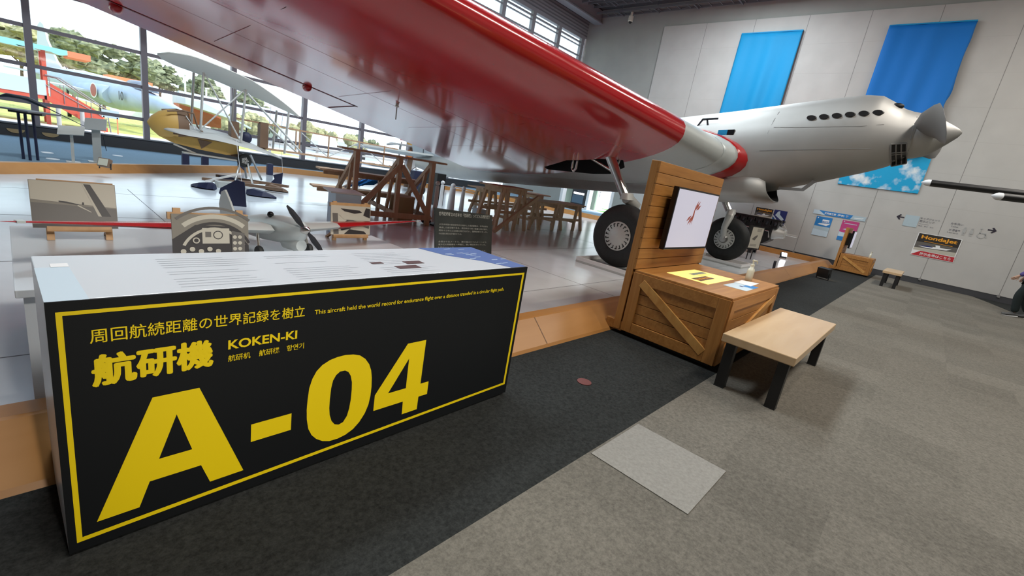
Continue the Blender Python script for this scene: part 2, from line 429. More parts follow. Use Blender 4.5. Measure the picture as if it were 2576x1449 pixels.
# glass wall of the bay: dark base, posts every 2.27 m, rails, panes
b = MB(); b.box((-14, YW-.06, 0), (XW, YW+.12, .30)); struct(b, 'baseboard_window', 'baseboard')
b = MB(); b.box((-14, YW-.10, .30), (XW, YW+.14, .335)); struct(b, 'trim_2', 'steel_grey')
posts = [.58+2.27*k for k in range(-6, 8)]
b = MB()
for x in posts: b.box((x-.07, YW-.08, .33), (x+.07, YW+.10, 4.6))
struct(b, 'trim_3', 'mullion')
b = MB()
for z in (.88, 1.77, 2.68, 3.6, 4.5): b.box((-14, YW-.035, z-.045), (XW, YW+.035, z+.045))
struct(b, 'trim_4', 'mullion')
k = 1
for i in range(len(posts)-1):
    b = MB(); b.box((posts[i]+.07, YW-.004, .33), (posts[i+1]-.07, YW+.004, 4.6)); struct(b, 'window_%d' % k, 'window_glass'); k += 1
# clerestory above the bay roof
b = MB(); b.box((-14, YC, 4.6), (XW, YC+.14, 5.2)); b.box((-14, YC, 7.36), (XW, YC+.2, ZC))
b.m = 1
for z in (7.5, 7.62, 7.74, 7.86, 7.98, 8.10): b.box((-14, YC-.012, z), (XW, YC, z+.05))
struct(b, 'wall_clerestory', ['louver_grey', 'steel_grey'])
b = MB()
cpos = [17.95-1.68*j for j in range(0, 19)]
for x in cpos: b.box((x-.09, YC-.03, 5.2), (x+.09, YC+.12, 7.36))
for z, h in ((5.25, .1), (5.95, .05), (6.65, .05), (7.05, .03), (7.2, .05)): b.box((-13.9, YC, z-h/2), (XW, YC+.08, z+h/2))
struct(b, 'trim_5', 'louver_grey')
for j in range(len(cpos)-1):
    b = MB(); b.box((cpos[j+1]+.09, YC+.03, 5.2), (cpos[j]-.09, YC+.038, 7.36)); struct(b, 'window_%d' % k, 'window_glass'); k += 1
b = MB(); b.box((XW-.11, YC-.06, 4.8), (XW-.06, YC-.01, 7.4)); struct(b, 'trim_6', 'white')

# roof steel and cable trays near the far wall
b = MB(); b.box((-13.8, 13.25, 8.0), (XW-.02, 13.45, 8.5)); b.box((-13.8, 13.15, 7.97), (XW-.02, 13.55, 8.02)); tag(b.build('roof_beam', 'louver_grey'), 'grey steel roof beam running above the high windows', 'beam')
def tray(x, z, y0, y1, label, wdt=.42):
    t = thing('cable_tray', label, 'cable tray', (x, y0, z), group='cable trays under the ceiling')
    for sgn in (-1, 1):
        q = MB(); q.box((x+sgn*wdt/2-.012, y0, z), (x+sgn*wdt/2+.012, y1, z+.09)); q.build('side_rail', 'steel_grey', t)
    y = y0+.1
    while y < y1:
        q = MB(); q.box((x-wdt/2, y-.015, z+.02), (x+wdt/2, y+.015, z+.045)); q.build('rung', 'steel_grey', t); y += .4
    y = y0+.6
    while y < y1:
        q = MB(); q.box((x-.012, y-.012, z-.03), (x+.012, y+.012, ZC)); q.box((x-wdt/2-.03, y-.02, z-.03), (x+wdt/2+.03, y+.02, z)); q.build('hanger', 'steel_grey', t); y += 1.6
tray(17.75, 8.16, -3, 13.1, 'ladder cable tray closest to the far wall, just above the security camera')
tray(17.05, 8.30, -3, 13.1, 'higher ladder cable tray one step out from the far wall')
tray(16.2, 8.22, -3, 13.1, 'ladder cable tray furthest out from the far wall under the dark ceiling')
for y in (12.4, 10.2, 8.0): pass
t = thing('security_camera', 'small cream dome camera hanging under the cable tray', 'camera', (17.75, 11.5, 7.8))
q = MB(); q.cyl((17.75, 11.5, 8.19), (17.75, 11.5, 8.02), .05, 14); q.build('mount', 'plastic_cream', t)
q = MB(); q.lathe((17.75, 11.5, 8.04), (0, 0, -1), [(0, .03), (.01, .10), (.2, .10), (.22, .08)], 20); q.build('housing', 'plastic_cream', t, smooth=True)
q = MB(); q.sphere((17.75, 11.5, 7.81), .055); q.build('lens_dome', 'black_gloss', t, smooth=True)

# doorway in the far wall, seen low under the aircraft belly
b = MB(); b.box((XW-.03, 12.02, 0), (XW+.25, 12.16, 2.3)); b.box((XW-.03, 13.55, 0), (XW+.25, 13.7, 2.3)); b.box((XW-.03, 10.75, 0), (XW+.25, 10.88, 2.3)); b.box((XW-.03, 10.75, 2.2), (XW+.25, 13.7, 2.34)); struct(b, 'door_1', 'white')
b = MB(); b.box((XW, 12.16, 0), (21, 13.9, .02)); b.box((XW, 10.6, -.02), (18.9, 12.16, .01)); struct(b, 'floor_lobby', 'white')
b = MB(); b.box((18.9, 12.1, 0), (19.0, 14.2, 2.6)); struct(b, 'wall_lobby', 'green_grey')
t = thing('display_cabinet', 'dark-fronted display cabinet against the green lobby wall', 'cabinet', (18.75, 12.9, .02))
q = MB(); q.box((18.6, 12.55, .02), (18.88, 13.3, 1.25)); q.build('body', 'metal_dark', t)
q = MB(); q.box((18.585, 12.6, .62), (18.6, 13.2, .70)); q.build('lit_strip', 'white_lamp', t)
q = MB(); q.box((18.59, 12.6, .2), (18.6, 13.25, .58)); q.build('glass_front', 'car_glass', t)

# ------------------------------------------------------------------ title plinth A-04
SA = rad(1.0); SU = Vector((math.cos(SA), math.sin(SA), 0)); SN = Vector((-SU.y, SU.x, 0)); S0 = Vector((.034, 1.562, 0)); ZU = Vector((0, 0, 1))
SW, SD, SH = 1.908, .475, .800
def sp(u, z, d=0): return S0+SU*u+SN*d+ZU*z
t = thing('title_plinth', 'long black and white title plinth lettered A-04 in yellow', 'sign', (1.0, 1.8, 0))
q = MB(); q.obox(sp(SW/2, (.012+SH)/2, SD/2+.003), SW, SD-.006, SH-.012, SU, SN, ZU); q.build('box', 'sign_white', t, bevel=.003)
q = MB(); q.obox(sp(SW/2, (.012+SH)/2, 0), SW, .008, SH-.012, SU, SN, ZU); fp = q.build('front_panel', 'sign_black', t)
q = MB(); q.obox(sp(SW/2, .006, SD/2), SW-.08, SD-.08, .012, SU, SN, ZU); q.build('base', 'black', t)
FO = sp(0, 0, -.0045)
q = MB()
A = [(.209, .472), (.3305, .472), (.4645, .0985), (.359, .0985), (.333, .177), (.1936, .177), (.1653, .0935), (.0643, .0935)]
Ai = [(.2682, .3948), (.3082, .2500), (.2193, .2500)]
D = [(.4875, .281), (.6297, .281), (.6297, .2085), (.4875, .2085)]
O = [(.8705, .4774), (.901, .4665), (.9278, .4449), (.9487, .4151), (.961, .3831), (.9673, .3483), (.9706, .3027), (.9692, .2578), (.9636, .2175), (.9486, .1762), (.9256, .1415), (.8984, .1164), (.8638, .1002), (.8293, .0941), (.7917, .096), (.7612, .1077), (.7341, .1282), (.7137, .1538), (.6989, .1875), (.6905, .2324), (.6879, .278), (.6895, .3251), (.6931, .371), (.7032, .4083), (.7182, .4377), (.74, .4591), (.7703, .4739), (.8019, .4805), (.8347, .4821)]
I = [(.8383, .4123), (.8544, .4015), (.8663, .3809), (.874, .3504), (.8763, .3137), (.8755, .2666), (.8716, .2272), (.8638, .1926), (.8482, .168), (.8279, .162), (.8103, .1699), (.7956, .1897), (.7852, .2221), (.7814, .2555), (.7812, .298), (.7835, .3463), (.7894, .3794), (.801, .4006), (.8166, .4123)]
F = [(1.1403, .4747), (1.2437, .4747), (1.242, .2448), (1.2915, .2448), (1.2915, .175), (1.2394, .175), (1.2386, .106), (1.1514, .106), (1.1493, .175), (.9918, .175), (.9918, .2532)]
Fi = [(1.1566, .3974), (1.1576, .2437), (1.0606, .2437)]
for out, holes in ((A, [Ai]), (D, []), (O, [I]), (F, [Fi])): q.poly(out, FO, SU, ZU, holes=holes)
q.build('title_letters', 'sign_yellow', t)
q = MB(); q.poly([(.018, .043), (1.888, .071), (1.888, .768), (.018, .772)], FO, SU, ZU, holes=[[(.0305, .0575), (.0305, .761), (1.872, .757), (1.872, .0845)]]); q.build('border_line', 'sign_yellow', t)
q = MB(); text(q, '周回航続距離の世界記録を樹立', sp(.079, .673, -.0045), SU, ZU, .05, bold=.006, width=.581, height=.043); q.build('headline_text', 'sign_yellow', t)
q = MB(); text(q, 'This aircraft held the world record for endurance flight over a distance traveled in a circular flight path.', sp(.697, .6705, -.0045), SU, ZU, .02, bold=.012, width=1.04, height=.0235); q.build('english_text', 'sign_yellow', t)
q = MB(); [text(q, '航研機', sp(.081+.0042*math.cos(k_*PI/4)*(k_ < 8), .544+.0034*math.sin(k_*PI/4)*(k_ < 8), -.0045), SU, ZU, .1, width=.285, height=.092, t=.0008+.0001*k_) for k_ in range(9)]; q.build('name_text', 'sign_yellow', t)
q = MB(); text(q, 'KOKEN-KI', sp(.412, .590, -.0045), SU, ZU, .04, bold=.025, width=.224, height=.0335); q.build('roman_name_text', 'sign_yellow', t)
for s_, u0, wd in (('航研机', .412, .068), ('航研機', .5075, .068), ('항연기', .601, .062)):
    q = MB(); text(q, s_, sp(u0, .546, -.0045), SU, ZU, .02, bold=.008, width=wd, height=.0235); q.build('translated_name_text', 'sign_yellow', t)
# printed graphics on the top face
TO = sp(0, SH, 0)
def topq(name, pts, m_, h): q = MB(); q.poly(pts, TO+ZU*h, SU, SN); q.build(name, m_, t)
topq('blue_print', [(1.50, .47), (1.905, .47), (1.905, .005), (1.78, .005), (1.70, .16), (1.56, .30)], 'print_blue', .0006)
topq('edge_print', [(0, .0), (.085, .0), (.075, .33), (0, .33)], 'poster_pale', .0005)
topq('white_label', [(.035, .33), (.075, .33), (.075, .372), (.035, .372)], 'white', .001)
for (x, y, w_, h_) in ((1.13, .10, .12, .05), (1.22, .17, .10, .05), (1.05, .20, .06, .03)): topq('photo_print', [(x, y), (x+w_, y), (x+w_, y+h_), (x, y+h_)], 'print_dark', .001)
random.seed(3); q = MB()
for r_ in range(13):
    y = .05+r_*.028
    for (a0, a1) in ((.30, .62), (.66, .98), (1.05, 1.36)):
        if random.random() < .85: q.poly([(a0, y), (a1-random.random()*.12, y), (a1-random.random()*.12, y+.004), (a0, y+.004)], TO+ZU*.0008, SU, SN)
q.build('small_print', 'print_grey', t)
q = MB()
for k_ in range(16):
    x = 1.56+random.random()*.32; y = .08+random.random()*.36; q.poly([(x, y), (x+.05, y+.004), (x+.05, y+.010), (x, y+.006)], TO+ZU*.001, SU, SN)
q.build('pale_print', 'poster_pale', t)

# ------------------------------------------------------------------ model table and what stands on it
TZ = .60
t = thing('model_table', 'low white display table behind the title plinth, inside the curb', 'table', (1, 2.9, .04))
q = MB(); q.poly([(-.02, 2.32), (1.99, 2.32), (1.975, 3.30), (-.02, 3.47)], (0, 0, TZ), (1, 0, 0), (0, 1, 0), t=.03); q.build('top', 'sign_white', t, bevel=.003)
q = MB(); q.poly([(.0, 2.34), (1.97, 2.34), (1.955, 3.28), (.0, 3.45)], (0, 0, TZ-.03), (1, 0, 0), (0, 1, 0), t=.53); q.build('body', 'sign_white', t)

def easel(label, x0, x1, ybase, z0, z1, lean, peg=.04, board_top=None, feet=True):
    # wooden rest with two uprights and a crossbar, leaning back by `lean`
    t = thing('photo_easel', label, 'photo easel', ((x0+x1)/2, ybase, TZ), group='photo boards on the model table')
    u = Vector((1, 0, 0)); w = Vector((0, lean, 1)).normalized(); n = u.cross(w)   # n faces the viewer (-y)
    o = Vector((x0, ybase, TZ)); Wd = x1-x0
    for k_ in (.11, .89):
        q = MB(); q.beam(o+u*Wd*k_+Vector((0, .012, 0)), o+u*Wd*k_+w*(z1-TZ+peg)+Vector((0, .012, 0)), .028, .016, n); q.build('upright', 'easel_wood', t)
        q = MB(); q.beam(o+u*Wd*k_+w*.06+Vector((0, .02, 0)), Vector((x0+Wd*k_, ybase+.13, TZ)), .02, .014); q.build('back_leg', 'easel_wood', t)
    q = MB(); q.beam(o+w*(z0-TZ-.012)+u*.02, o+u*(Wd-.02)+w*(z0-TZ-.012), .026, .024, n); q.build('ledge', 'easel_wood', t)
    q = MB(); q.beam(o+w*(z1-TZ-.004)+Vector((0, .012, 0)), o+u*Wd+w*(z1-TZ-.004)+Vector((0, .012, 0)), .03, .02, n); q.build('top_bar', 'easel_wood', t)
    return t, o, u, w, n
def board(label, o, u, w, n, x0, x1, h0, h1, name='photo_board', mats='photo_grey'):
    q = MB(); q.poly([(x0, h0), (x1, h0), (x1, h1), (x0, h1)], o+n*.008, u, w, t=.008)
    r = q.build(name, mats)
    tag(r, label, 'photograph', 'photo prints on easels'); return r
def art(parent, name, o, u, w, n, shapes, mats):
    q = MB()
    for k_, (mi, pts) in enumerate(shapes): q.m = mi; q.poly(pts, o+n*(.0085+.0003*k_), u, w)
    return q.build(name, mats, parent)
def circ(cx, cy, r, n=16, ry=None): return [(cx+r*math.cos(2*PI*k_/n), cy+(ry or r)*math.sin(2*PI*k_/n)) for k_ in range(n)]
def arc(cx, cy, r, a0, a1, wd, n=18): 
    P = [(cx+r*math.cos(rad(a0+(a1-a0)*k_/n)), cy+r*math.sin(rad(a0+(a1-a0)*k_/n))) for k_ in range(n+1)]
    Q = [(cx+(r-wd)*math.cos(rad(a0+(a1-a0)*k_/n)), cy+(r-wd)*math.sin(rad(a0+(a1-a0)*k_/n))) for k_ in range(n+1)]
    return P+Q[::-1]
PM = ['photo_grey', 'photo_pale', 'photo_dark', 'photo_mid']
# 1: wing over the sea
_, o, u, w, n = easel('wooden easel holding the photograph of an aircraft above the sea', .085, .365, 3.12, .67, .885, .22, peg=.0)
bd = board('black and white photograph of an aircraft flying past a dark strut', o, u, w, n, -.028, .287, .062, .292, mats='photo_grey')
art(bd, 'picture', o, u, w, n, [(1, [(-.026, .20), (.285, .17), (.285, .29), (-.026, .29)]), (3, [(-.026, .09), (.285, .09), (.285, .165), (-.026, .185)]), (2, [(.165, .285), (.19, .285), (.262, .125), (.225, .125)]), (1, [(.16, .285), (.165, .285), (.225, .125), (.212, .125)]),
    (2, [(.07, .197), (.10, .194), (.14, .183), (.147, .177), (.12, .183), (.07, .191)]), (1, [(.14, .18), (.185, .148), (.187, .142), (.135, .175)]), (2, circ(.158, .187, .004, 8, .008)), (2, [(-.026, .064), (.285, .064), (.285, .08), (.1, .086), (-.026, .08)])], PM)
# 2: cockpit
_, o, u, w, n = easel('wooden easel with two pegs holding the cockpit photograph', .455, .775, 2.40, .70, .876, .12, peg=.03)
bd = board('black and white photograph of a cockpit instrument panel', o, u, w, n, .012, .318, .095, .282, mats='photo_grey')
sh = [(2, [(.012, .095), (.318, .095), (.318, .14), (.25, .23), (.1, .235), (.012, .17)])]
for rr_, wd_, m_ in ((.20, .02, 1), (.165, .012, 2), (.14, .012, 1), (.235, .012, 3)): sh.append((m_, [p for p in arc(.175, .085, rr_, 25 if rr_ < .2 else 50, 155 if rr_ < .2 else 130, wd_) if 1]))
sh += [(1, [(.125, .15), (.235, .15), (.235, .222), (.125, .222)]), (2, circ(.188, .19, .02)), (1, circ(.188, .19, .016)), (3, [(.137, .18), (.16, .18), (.16, .205), (.137, .205)]), (3, [(.245, .105), (.30, .105), (.30, .20), (.245, .21)])]
for k_ in range(6): sh.append((1, circ(.257+.022*(k_ % 2), .125+.028*(k_//2), .009, 10)))
for k_ in range(5): sh.append((1, circ(.05+.034*k_, .115+.01*(k_ % 2), .011, 10)))
sh.append((1, circ(.10, .165, .014))); sh.append((2, circ(.10, .165, .009)))
art(bd, 'picture', o, u, w, n, sh, PM)
# 3: mechanics by an aircraft
_, o, u, w, n = easel('small wooden easel holding the photograph of mechanics', 1.535, 1.85, 3.12, .645, .862, .1, peg=.02)
bd = board('black and white photograph of mechanics around a parked aircraft', o, u, w, n, .0, .31, .045, .255, mats='photo_pale')
art(bd, 'picture', o, u, w, n, [(3, [(.02, .05), (.06, .05), (.05, .2), (.01, .2)]), (2, [(.07, .235), (.22, .225), (.24, .21), (.18, .2), (.1, .215)]), (2, [(.06, .11), (.12, .15), (.17, .14), (.15, .09), (.08, .075)]), (3, [(.1, .17), (.3, .12), (.3, .09), (.12, .15)]), (1, [(.06, .19), (.2, .19), (.29, .15), (.1, .155)]), (2, [(.25, .19), (.305, .17), (.305, .24), (.27, .245)]), (2, [(.1, .05), (.28, .05), (.26, .07), (.14, .085)])], PM)

# scale model of the red-winged aircraft
t = thing('model_aircraft', 'silver scale model aircraft with long red wings on the low table', 'model aircraft', (1.06, 2.86, TZ))
MX, MYc = 1.045, 2.86
def mwing(sgn):
    q = MB(); L = 1.12; n_ = 14
    for (a, b_, mi) in ((.06, .33, 1), (.33, 1.0, 0)):
        rings = []
        for k_ in range(n_+1):
            f_ = a+(b_-a)*k_/n_; c = .34*(1-f_)**.8*(1) + .035 if f_ < 1 else .01
            x = MX+sgn*L*f_; z = .735+.055*f_; yl = MYc-.15+.02*f_; th = c*.11*(1-f_*.5)
            rings.append([(x, yl, z), (x, yl+c*.12, z+th*.75), (x, yl+c*.4, z+th), (x, yl+c, z-.03*c), (x, yl+c*.5, z-th*.55), (x, yl+c*.12, z-th*.6)])
        q.m = mi; q.loft(rings if sgn > 0 else [r_[::-1] for r_ in rings])
    q.m = 1; q.box((MX+sgn*L*.945-.012, MYc-.14, .783), (MX+sgn*L*.945+.012, MYc-.085, .793))
    q.build('wing', ['wing_red_solid', 'silver_paint'], t, smooth=True)
mwing(1); mwing(-1)
q = MB(); prof = [(-.34, .012), (-.31, .045), (-.24, .062), (-.1, .07), (.1, .066), (.3, .05), (.5, .03), (.62, .012)]
q.loft([[(MX+r_*.85*math.cos(2*PI*k_/18), MYc+y, .745-.02*(y+.2)+r_*1.15*math.sin(2*PI*k_/18)) for k_ in range(18)] for y, r_ in prof]); q.build('fuselage', 'silver_paint', t, smooth=True)
q = MB(); q.poly([(.40, -.02), (.62, -.02), (.64, .10), (.60, .18), (.55, .195), (.49, .12)], (MX+.006, MYc, .745), (0, 1, 0), (0, 0, 1), t=.012); q.build('tail_fin', 'silver_paint', t)
q = MB(); q.box((MX-.2, MYc+.5, .74), (MX+.2, MYc+.61, .75)); q.build('tailplane', 'silver_paint', t)
q = MB(); q.lathe((MX, MYc-.33, .757), (0, -1, 0), [(0, .024), (.03, .02), (.055, .002)], 16); q.build('spinner', 'chrome', t, smooth=True)
for sg in (1, -1):
    q = MB(); d = Vector((-.62*sg, 0, .78*sg)).normalized(); c = Vector((MX, MYc-.345, .757)); e_ = Vector((.78, .25, .62)).normalized()
    q.loft([[c+d*a+e_*w_*k_[0]+Vector((0, .003, 0))*k_[1] for k_ in ((-1, 0), (0, 1), (1, 0), (0, -1))] for a, w_ in ((.015, .008), (.07, .02), (.13, .018), (.17, .006))]); q.build('propeller_blade', 'metal_dark', t)
q = MB(); q.lathe((MX, MYc-.3, .665), (0, 1, 0), [(0, .032), (.02, .038), (.16, .03), (.2, .01)], 16, True); q.build('radiator_duct', 'silver_paint', t, smooth=True)
for sg in (1, -1):
    q = MB(); q.cyl((MX+sg*.14, MYc-.1, .73), (MX+sg*.15, MYc-.13, .62), .008, 8); g = q.build('landing_strut', 'chrome', t)
    q = MB(); q.lathe((MX+sg*.15-.012, MYc-.13, TZ+.0205), (1, 0, 0), [(0, .01), (0, .03), (.008, .0345), (.016, .0345), (.024, .03), (.024, .01)], 20, True); q.build('wheel', 'rubber', t, smooth=True)
q = MB(); q.cyl((MX, MYc+.58, .73), (MX, MYc+.6, TZ+.074), .006, 8); q.build('tail_skid', 'chrome', t)
q = MB(); q.sphere((MX-.03, MYc-.04, .822), .018); q.build('canopy', 'black_gloss', t, smooth=True)
t.rotation_euler = (-.12, 0, rad(9)); t.location = (1.06, 2.84, TZ)

# dark text panel
t = thing('text_panel', 'dark grey text panel with pale lettering behind the plinth end', 'sign', (2.26, 2.45, .04))
po = Vector((1.975, 2.44, .56)); pu = Vector((.56, .02, -.012)).normalized(); pw = Vector((0, .12, 1)).normalized(); pn = pu.cross(pw)
q = MB(); q.poly([(0, 0), (.57, 0), (.545, .395), (-.03, .415)], po, pu, pw, t=.012); q.build('board', 'board_dark', t)
q = MB()
text(q, '世界記録樹立の日本の「航研機」ってどんな飛行機？', po+pu*.005+pw*.365+pn*.001, pu, pw, .03, bold=.02, width=.51, height=.028)
q.build('heading_text', 'board_text', t)
q = MB()
for j, z in enumerate((.300, .279, .258, .236, .180, .160, .139, .112, .092, .071)):
    text(q, ['大日本帝国の航空研究所が設計した長距離機は、世界記録を', '達成した航空機である。周回飛行で長い距離を飛び続け、', '昭和十三年に三日間の飛行を行い、国際記録となった。', 'その記録は現在も語り継がれている。', '全長は十五メートル、翼の幅は二十八メートルで、', '液冷式の発動機を一基備え、軽い構造を持っていた。', '赤い翼は遠くからでもよく見え', '当時の技術を集めた機体は、青森の地で復元された。', '展示の機体は実物と同じ大きさで作られており、', '細部まで忠実に再現されている。'][j], po+pu*.012+pw*z+pn*.001, pu, pw, .02, bold=.004, width=(.49, .49, .49, .22, .49, .48, .15, .49, .47, .3)[j], height=.012)
q.build('body_text', 'board_text', t)
q = MB(); q.box((2.0, 2.452, .04), (2.03, 2.48, .58)); q.build('post', 'black', t)
q = MB(); q.box((2.5, 2.462, .04), (2.53, 2.49, .58)); q.build('post', 'black', t)

# ------------------------------------------------------------------ the red-winged aircraft (nose towards -Y, standing tail-low)
FX = 8.73
AC = thing('aircraft', 'large silver long-range aircraft with glossy red wings filling the hall', 'aircraft', (FX, 3.4, .08))
def yl(x): return 2.71+(8.0-x)*.105
def zl(x): return 2.065+(8.0-x)*.079
def yt(x): return 6.4+.33*x
def zt(x): return 2.25-.143*x
XT = -5.25; XR0 = -2.6
def wsurf(x, c, side, off=0):
    a, b_ = yl(x), yt(x); za, zb = zl(x), zt(x); ch = b_-a
    k = 1.0
    if x < XR0: k = math.sqrt(max(.0004, 1-((XR0-x)/(XR0-XT))**2))
    m = a+ch*.42; mz = za+(zb-za)*.42
    Y = m+(c-.42)*ch*k; Z = mz+(zb-za)*(c-.42)*k; ch *= k
    c0 = max(c, 0)
    th = 5*.15*(.2969*math.sqrt(c0)-.126*c0-.3516*c0*c0+.2843*c0**3-.1036*c0**4)*ch
    ca = .03*ch*4*c0*(1-c0)*.9
    return Vector((x, Y, Z+ca+(th+off if side > 0 else -th-off)))
def xb(c):
    P = ((0, 6.36), (.007, 6.40), (.032, 6.44), (.14, 6.60), (.2, 6.72), (.345, 7.13), (.55, 7.8), (.7, 8.12), (1, 8.12))
    for (a, va), (b_, vb) in zip(P, P[1:]):
        if c <= b_: return va+(vb-va)*(c-a)/(b_-a)
    return 8.12
cs = [.5-.5*math.cos(PI*k_/26) for k_ in range(27)]
loop = [(c, 1) for c in cs[::-1]]+[(c, -1) for c in cs[1:]]
def wing_mesh(mirror):
    # starboard wing reaches over the title plinth; port wing ends before the end wall
    XR = 8.30
    rings = []; NI, NO = 8, 46
    for i in range(NI+NO+1):
        r_ = []
        for c, sd in loop:
            b_ = xb(c)
            x = XR+(b_-XR)*i/NI if i <= NI else b_+(XT-b_)*((i-NI)/NO)
            p = wsurf(x, c, sd)
            if mirror: p.x = 2*FX-p.x
            r_.append(p)
        rings.append(r_)
    q = MB(); q.loft(rings, True)
    n_ = len(loop)
    for fi in range(len(q.f)): q.mi[fi] = 1 if fi//n_ < NI else 0
    q.mi[-2] = 1; q.mi[-1] = 0
    o = q.build('wing', ['wing_red', 'silver_paint', 'dark_hole'], AC, smooth=True, angle=50)
    import bmesh
    bm = bmesh.new(); bm.from_mesh(o.data); bmesh.ops.remove_doubles(bm, verts=bm.verts, dist=.0008)
    bmesh.ops.dissolve_degenerate(bm, edges=bm.edges, dist=.0005); bmesh.ops.recalc_face_normals(bm, faces=bm.faces); bm.to_mesh(o.data); bm.free()
    # cut the wheel well into the underside
    pts = [(6.42, 4.15), (6.56, 3.85), (7.0, 4.05), (7.50, 4.6), (7.55, 5.0), (7.38, 6.0), (7.15, 5.9), (6.50, 4.9)]
    if mirror: pts = [(2*FX-a, b_) for a, b_ in pts][::-1]
    c_ = MB(); c_.poly(pts, (0, 0, 1.98), (1, 0, 0), (0, 1, 0), t=1.2)
    for k_ in range(len(c_.mi)): c_.mi[k_] = 0
    co = c_.build('cutter', ['dark_hole'], local=True)
    co.data.transform(Matrix.Translation(-o.parent.location)); co.location = o.parent.location
    md = o.modifiers.new('b', 'BOOLEAN'); md.operation = 'DIFFERENCE'; md.object = co; md.solver = 'EXACT'
    try: md.material_mode = 'TRANSFER'
    except Exception: pass
    bpy.context.view_layer.update()
    dg = bpy.context.evaluated_depsgraph_get(); me = bpy.data.meshes.new_from_object(o.evaluated_get(dg))
    o.modifiers.clear(); o.data = me
    bpy.data.objects.remove(co)
    try: me.set_sharp_from_angle(angle=rad(50))
    except Exception: pass
    return o
wing_mesh(False)
XT, XR0 = -.25, 1.2; wing_mesh(True); XT, XR0 = -5.25, -2.6
def strip(mb, pts, wd, off=.004, mirror=False):
    # narrow line on the wing underside through (x,c) points
    P = [wsurf(x, c, -1, off) for x, c in pts]
    if mirror:
        for p in P: p.x = 2*FX-p.x
    for a, b_ in zip(P, P[1:]):
        d = (b_-a).normalized(); s_ = Vector((-d.y, d.x, 0)).normalized()*wd/2
        mb.add([a-s_, b_-s_, b_+s_, a+s_], [(0, 1, 2, 3)])
for mir in (False,):
    q = MB(); strip(q, [(-3.6, .99), (-3.6, .90)]+[(-3.6+.45*k_, .90-.0058*k_) for k_ in range(1, 17)]+[(3.57, .806)], .035, mirror=mir); strip(q, [(3.57, .806), (3.55, .87), (3.53, .99)], .03, mirror=mir)
    q.build('aileron_slot', 'wing_seam', AC)
    for x, c in ((.817, .875), (2.807, .83)):
        q = MB(); p = wsurf(x, c, -1, .01)
        if mir: p.x = 2*FX-p.x
        q.sphere(p, .055, sc=(1, 1.5, 1)); q.build('hinge_bulge', 'wing_red_solid', AC, smooth=True)
    q = MB(); p = wsurf(3.6, .568, -1, .0)
    if mir: p.x = 2*FX-p.x
    q.tube([p+Vector((0, 0, .03)), p+Vector((0, 0, -.03))], .022, 10); q.tube([p, p+Vector((.0, .0, -.20))], .008, 8); q.tube([p+Vector((-.03, .0, -.03)), p+Vector((.03, 0, -.03))], .008, 6); q.build('tie_down_rod', 'steel', AC)
# faint skin seams across the red wing
q = MB()
for x in (5.7, 4.6, 3.2, 1.6): strip(q, [(x, .06+.0), (x, .25), (x, .5), (x, .78)], .006, .002)
for c in (.42, .6): strip(q, [(6.6-.5*k_, c) for k_ in range(14)], .005, .002)
q.build('skin_seam', 'wing_seam', AC)
# red band round the wing root
def band(mir):
    def ring(x, off):
        r_ = []
        for c, sd in [(c, 1) for c in (.42, .32, .24, .17, .11, .06, .03, .012, .003)]+[(c, -1) for c in (0, .003, .012, .03, .05, .075, .10, .125, .15)]:
            p = wsurf(x, c, sd); cen = wsurf(x, .25, 1)*.5+wsurf(x, .25, -1)*.5
            d = p-cen; d.x = 0; d.normalize(); k_ = 1 if sd > 0 else max(.15, 1-c/.17)
            p = p+d*(.003+off*k_)
            if mir: p.x = 2*FX-p.x
            r_.append(p)
        return r_
    for nm, m_, L_ in (('wing_fairing', 'silver_paint', ((7.62, 0), (7.72, .008), (7.82, .024), (7.91, .05), (7.97, .075))), ('root_fillet', 'wing_red_solid', ((7.97, .078), (8.04, .105), (8.10, .13), (8.17, .15), (8.3, .19)))):
        q = MB(); rings = [ring(x, off) for x, off in L_]
        q.loft(rings if not mir else [r_[::-1] for r_ in rings], False, closed=False)
        o = q.build(nm, m_, AC, smooth=True); m = o.modifiers.new('s', 'SOLIDIFY'); m.thickness = .008; m.offset = 0
band(False); band(True)

# fuselage
FT = [(.60, 2.985, 2.375, .305), (.70, 3.0, 2.31, .34), (.80, 3.03, 2.24, .37), (.95, 3.12, 2.165, .415), (1.10, 3.195, 2.10, .45), (1.3, 3.205, 2.02, .475), (1.7, 3.145, 1.86, .51), (2.2, 3.06, 1.665, .55), (3.0, 2.91, 1.43, .60), (4.0, 2.75, 1.30, .62), (5.5, 2.45, 1.15, .60), (7, 2.1, 1.02, .53), (8.5, 1.76, .90, .44), (10, 1.46, .77, .33), (11.2, 1.28, .72, .22), (12.4, 1.14, .84, .05)]
def fus(y):
    for a, b_ in zip(FT, FT[1:]):
        if y <= b_[0]:
            k_ = (y-a[0])/(b_[0]-a[0]); return [a[j]+(b_[j]-a[j])*k_ for j in (1, 2, 3)]
    return FT[-1][1:]
def fpt(y, ang):
    t_, b_, h = fus(y); c, s_ = math.cos(ang), math.sin(ang); ex = .86
    return Vector((FX+h*math.copysign(abs(c)**ex, c), y, (t_+b_)/2+(t_-b_)/2*math.copysign(abs(s_)**ex, s_)))
def fx_at(y, z):
    t_, b_, h = fus(y); s_ = (z-(t_+b_)/2)/((t_-b_)/2); s_ = max(-.99, min(.99, s_))
    a = math.asin(math.copysign(abs(s_)**(1/.86), s_)); return FX-h*math.cos(a)**.86
ysn = []
for a, b_ in zip(FT, FT[1:]): ysn += [a[0]+(b_[0]-a[0])*k_/3 for k_ in range(3)]
ysn.append(FT[-1][0])
q = MB(); q.loft([[fpt(y, 2*PI*k_/40) for k_ in range(40)] for y in ysn]); fo = q.build('fuselage', 'aluminium', AC, smooth=True, angle=60)
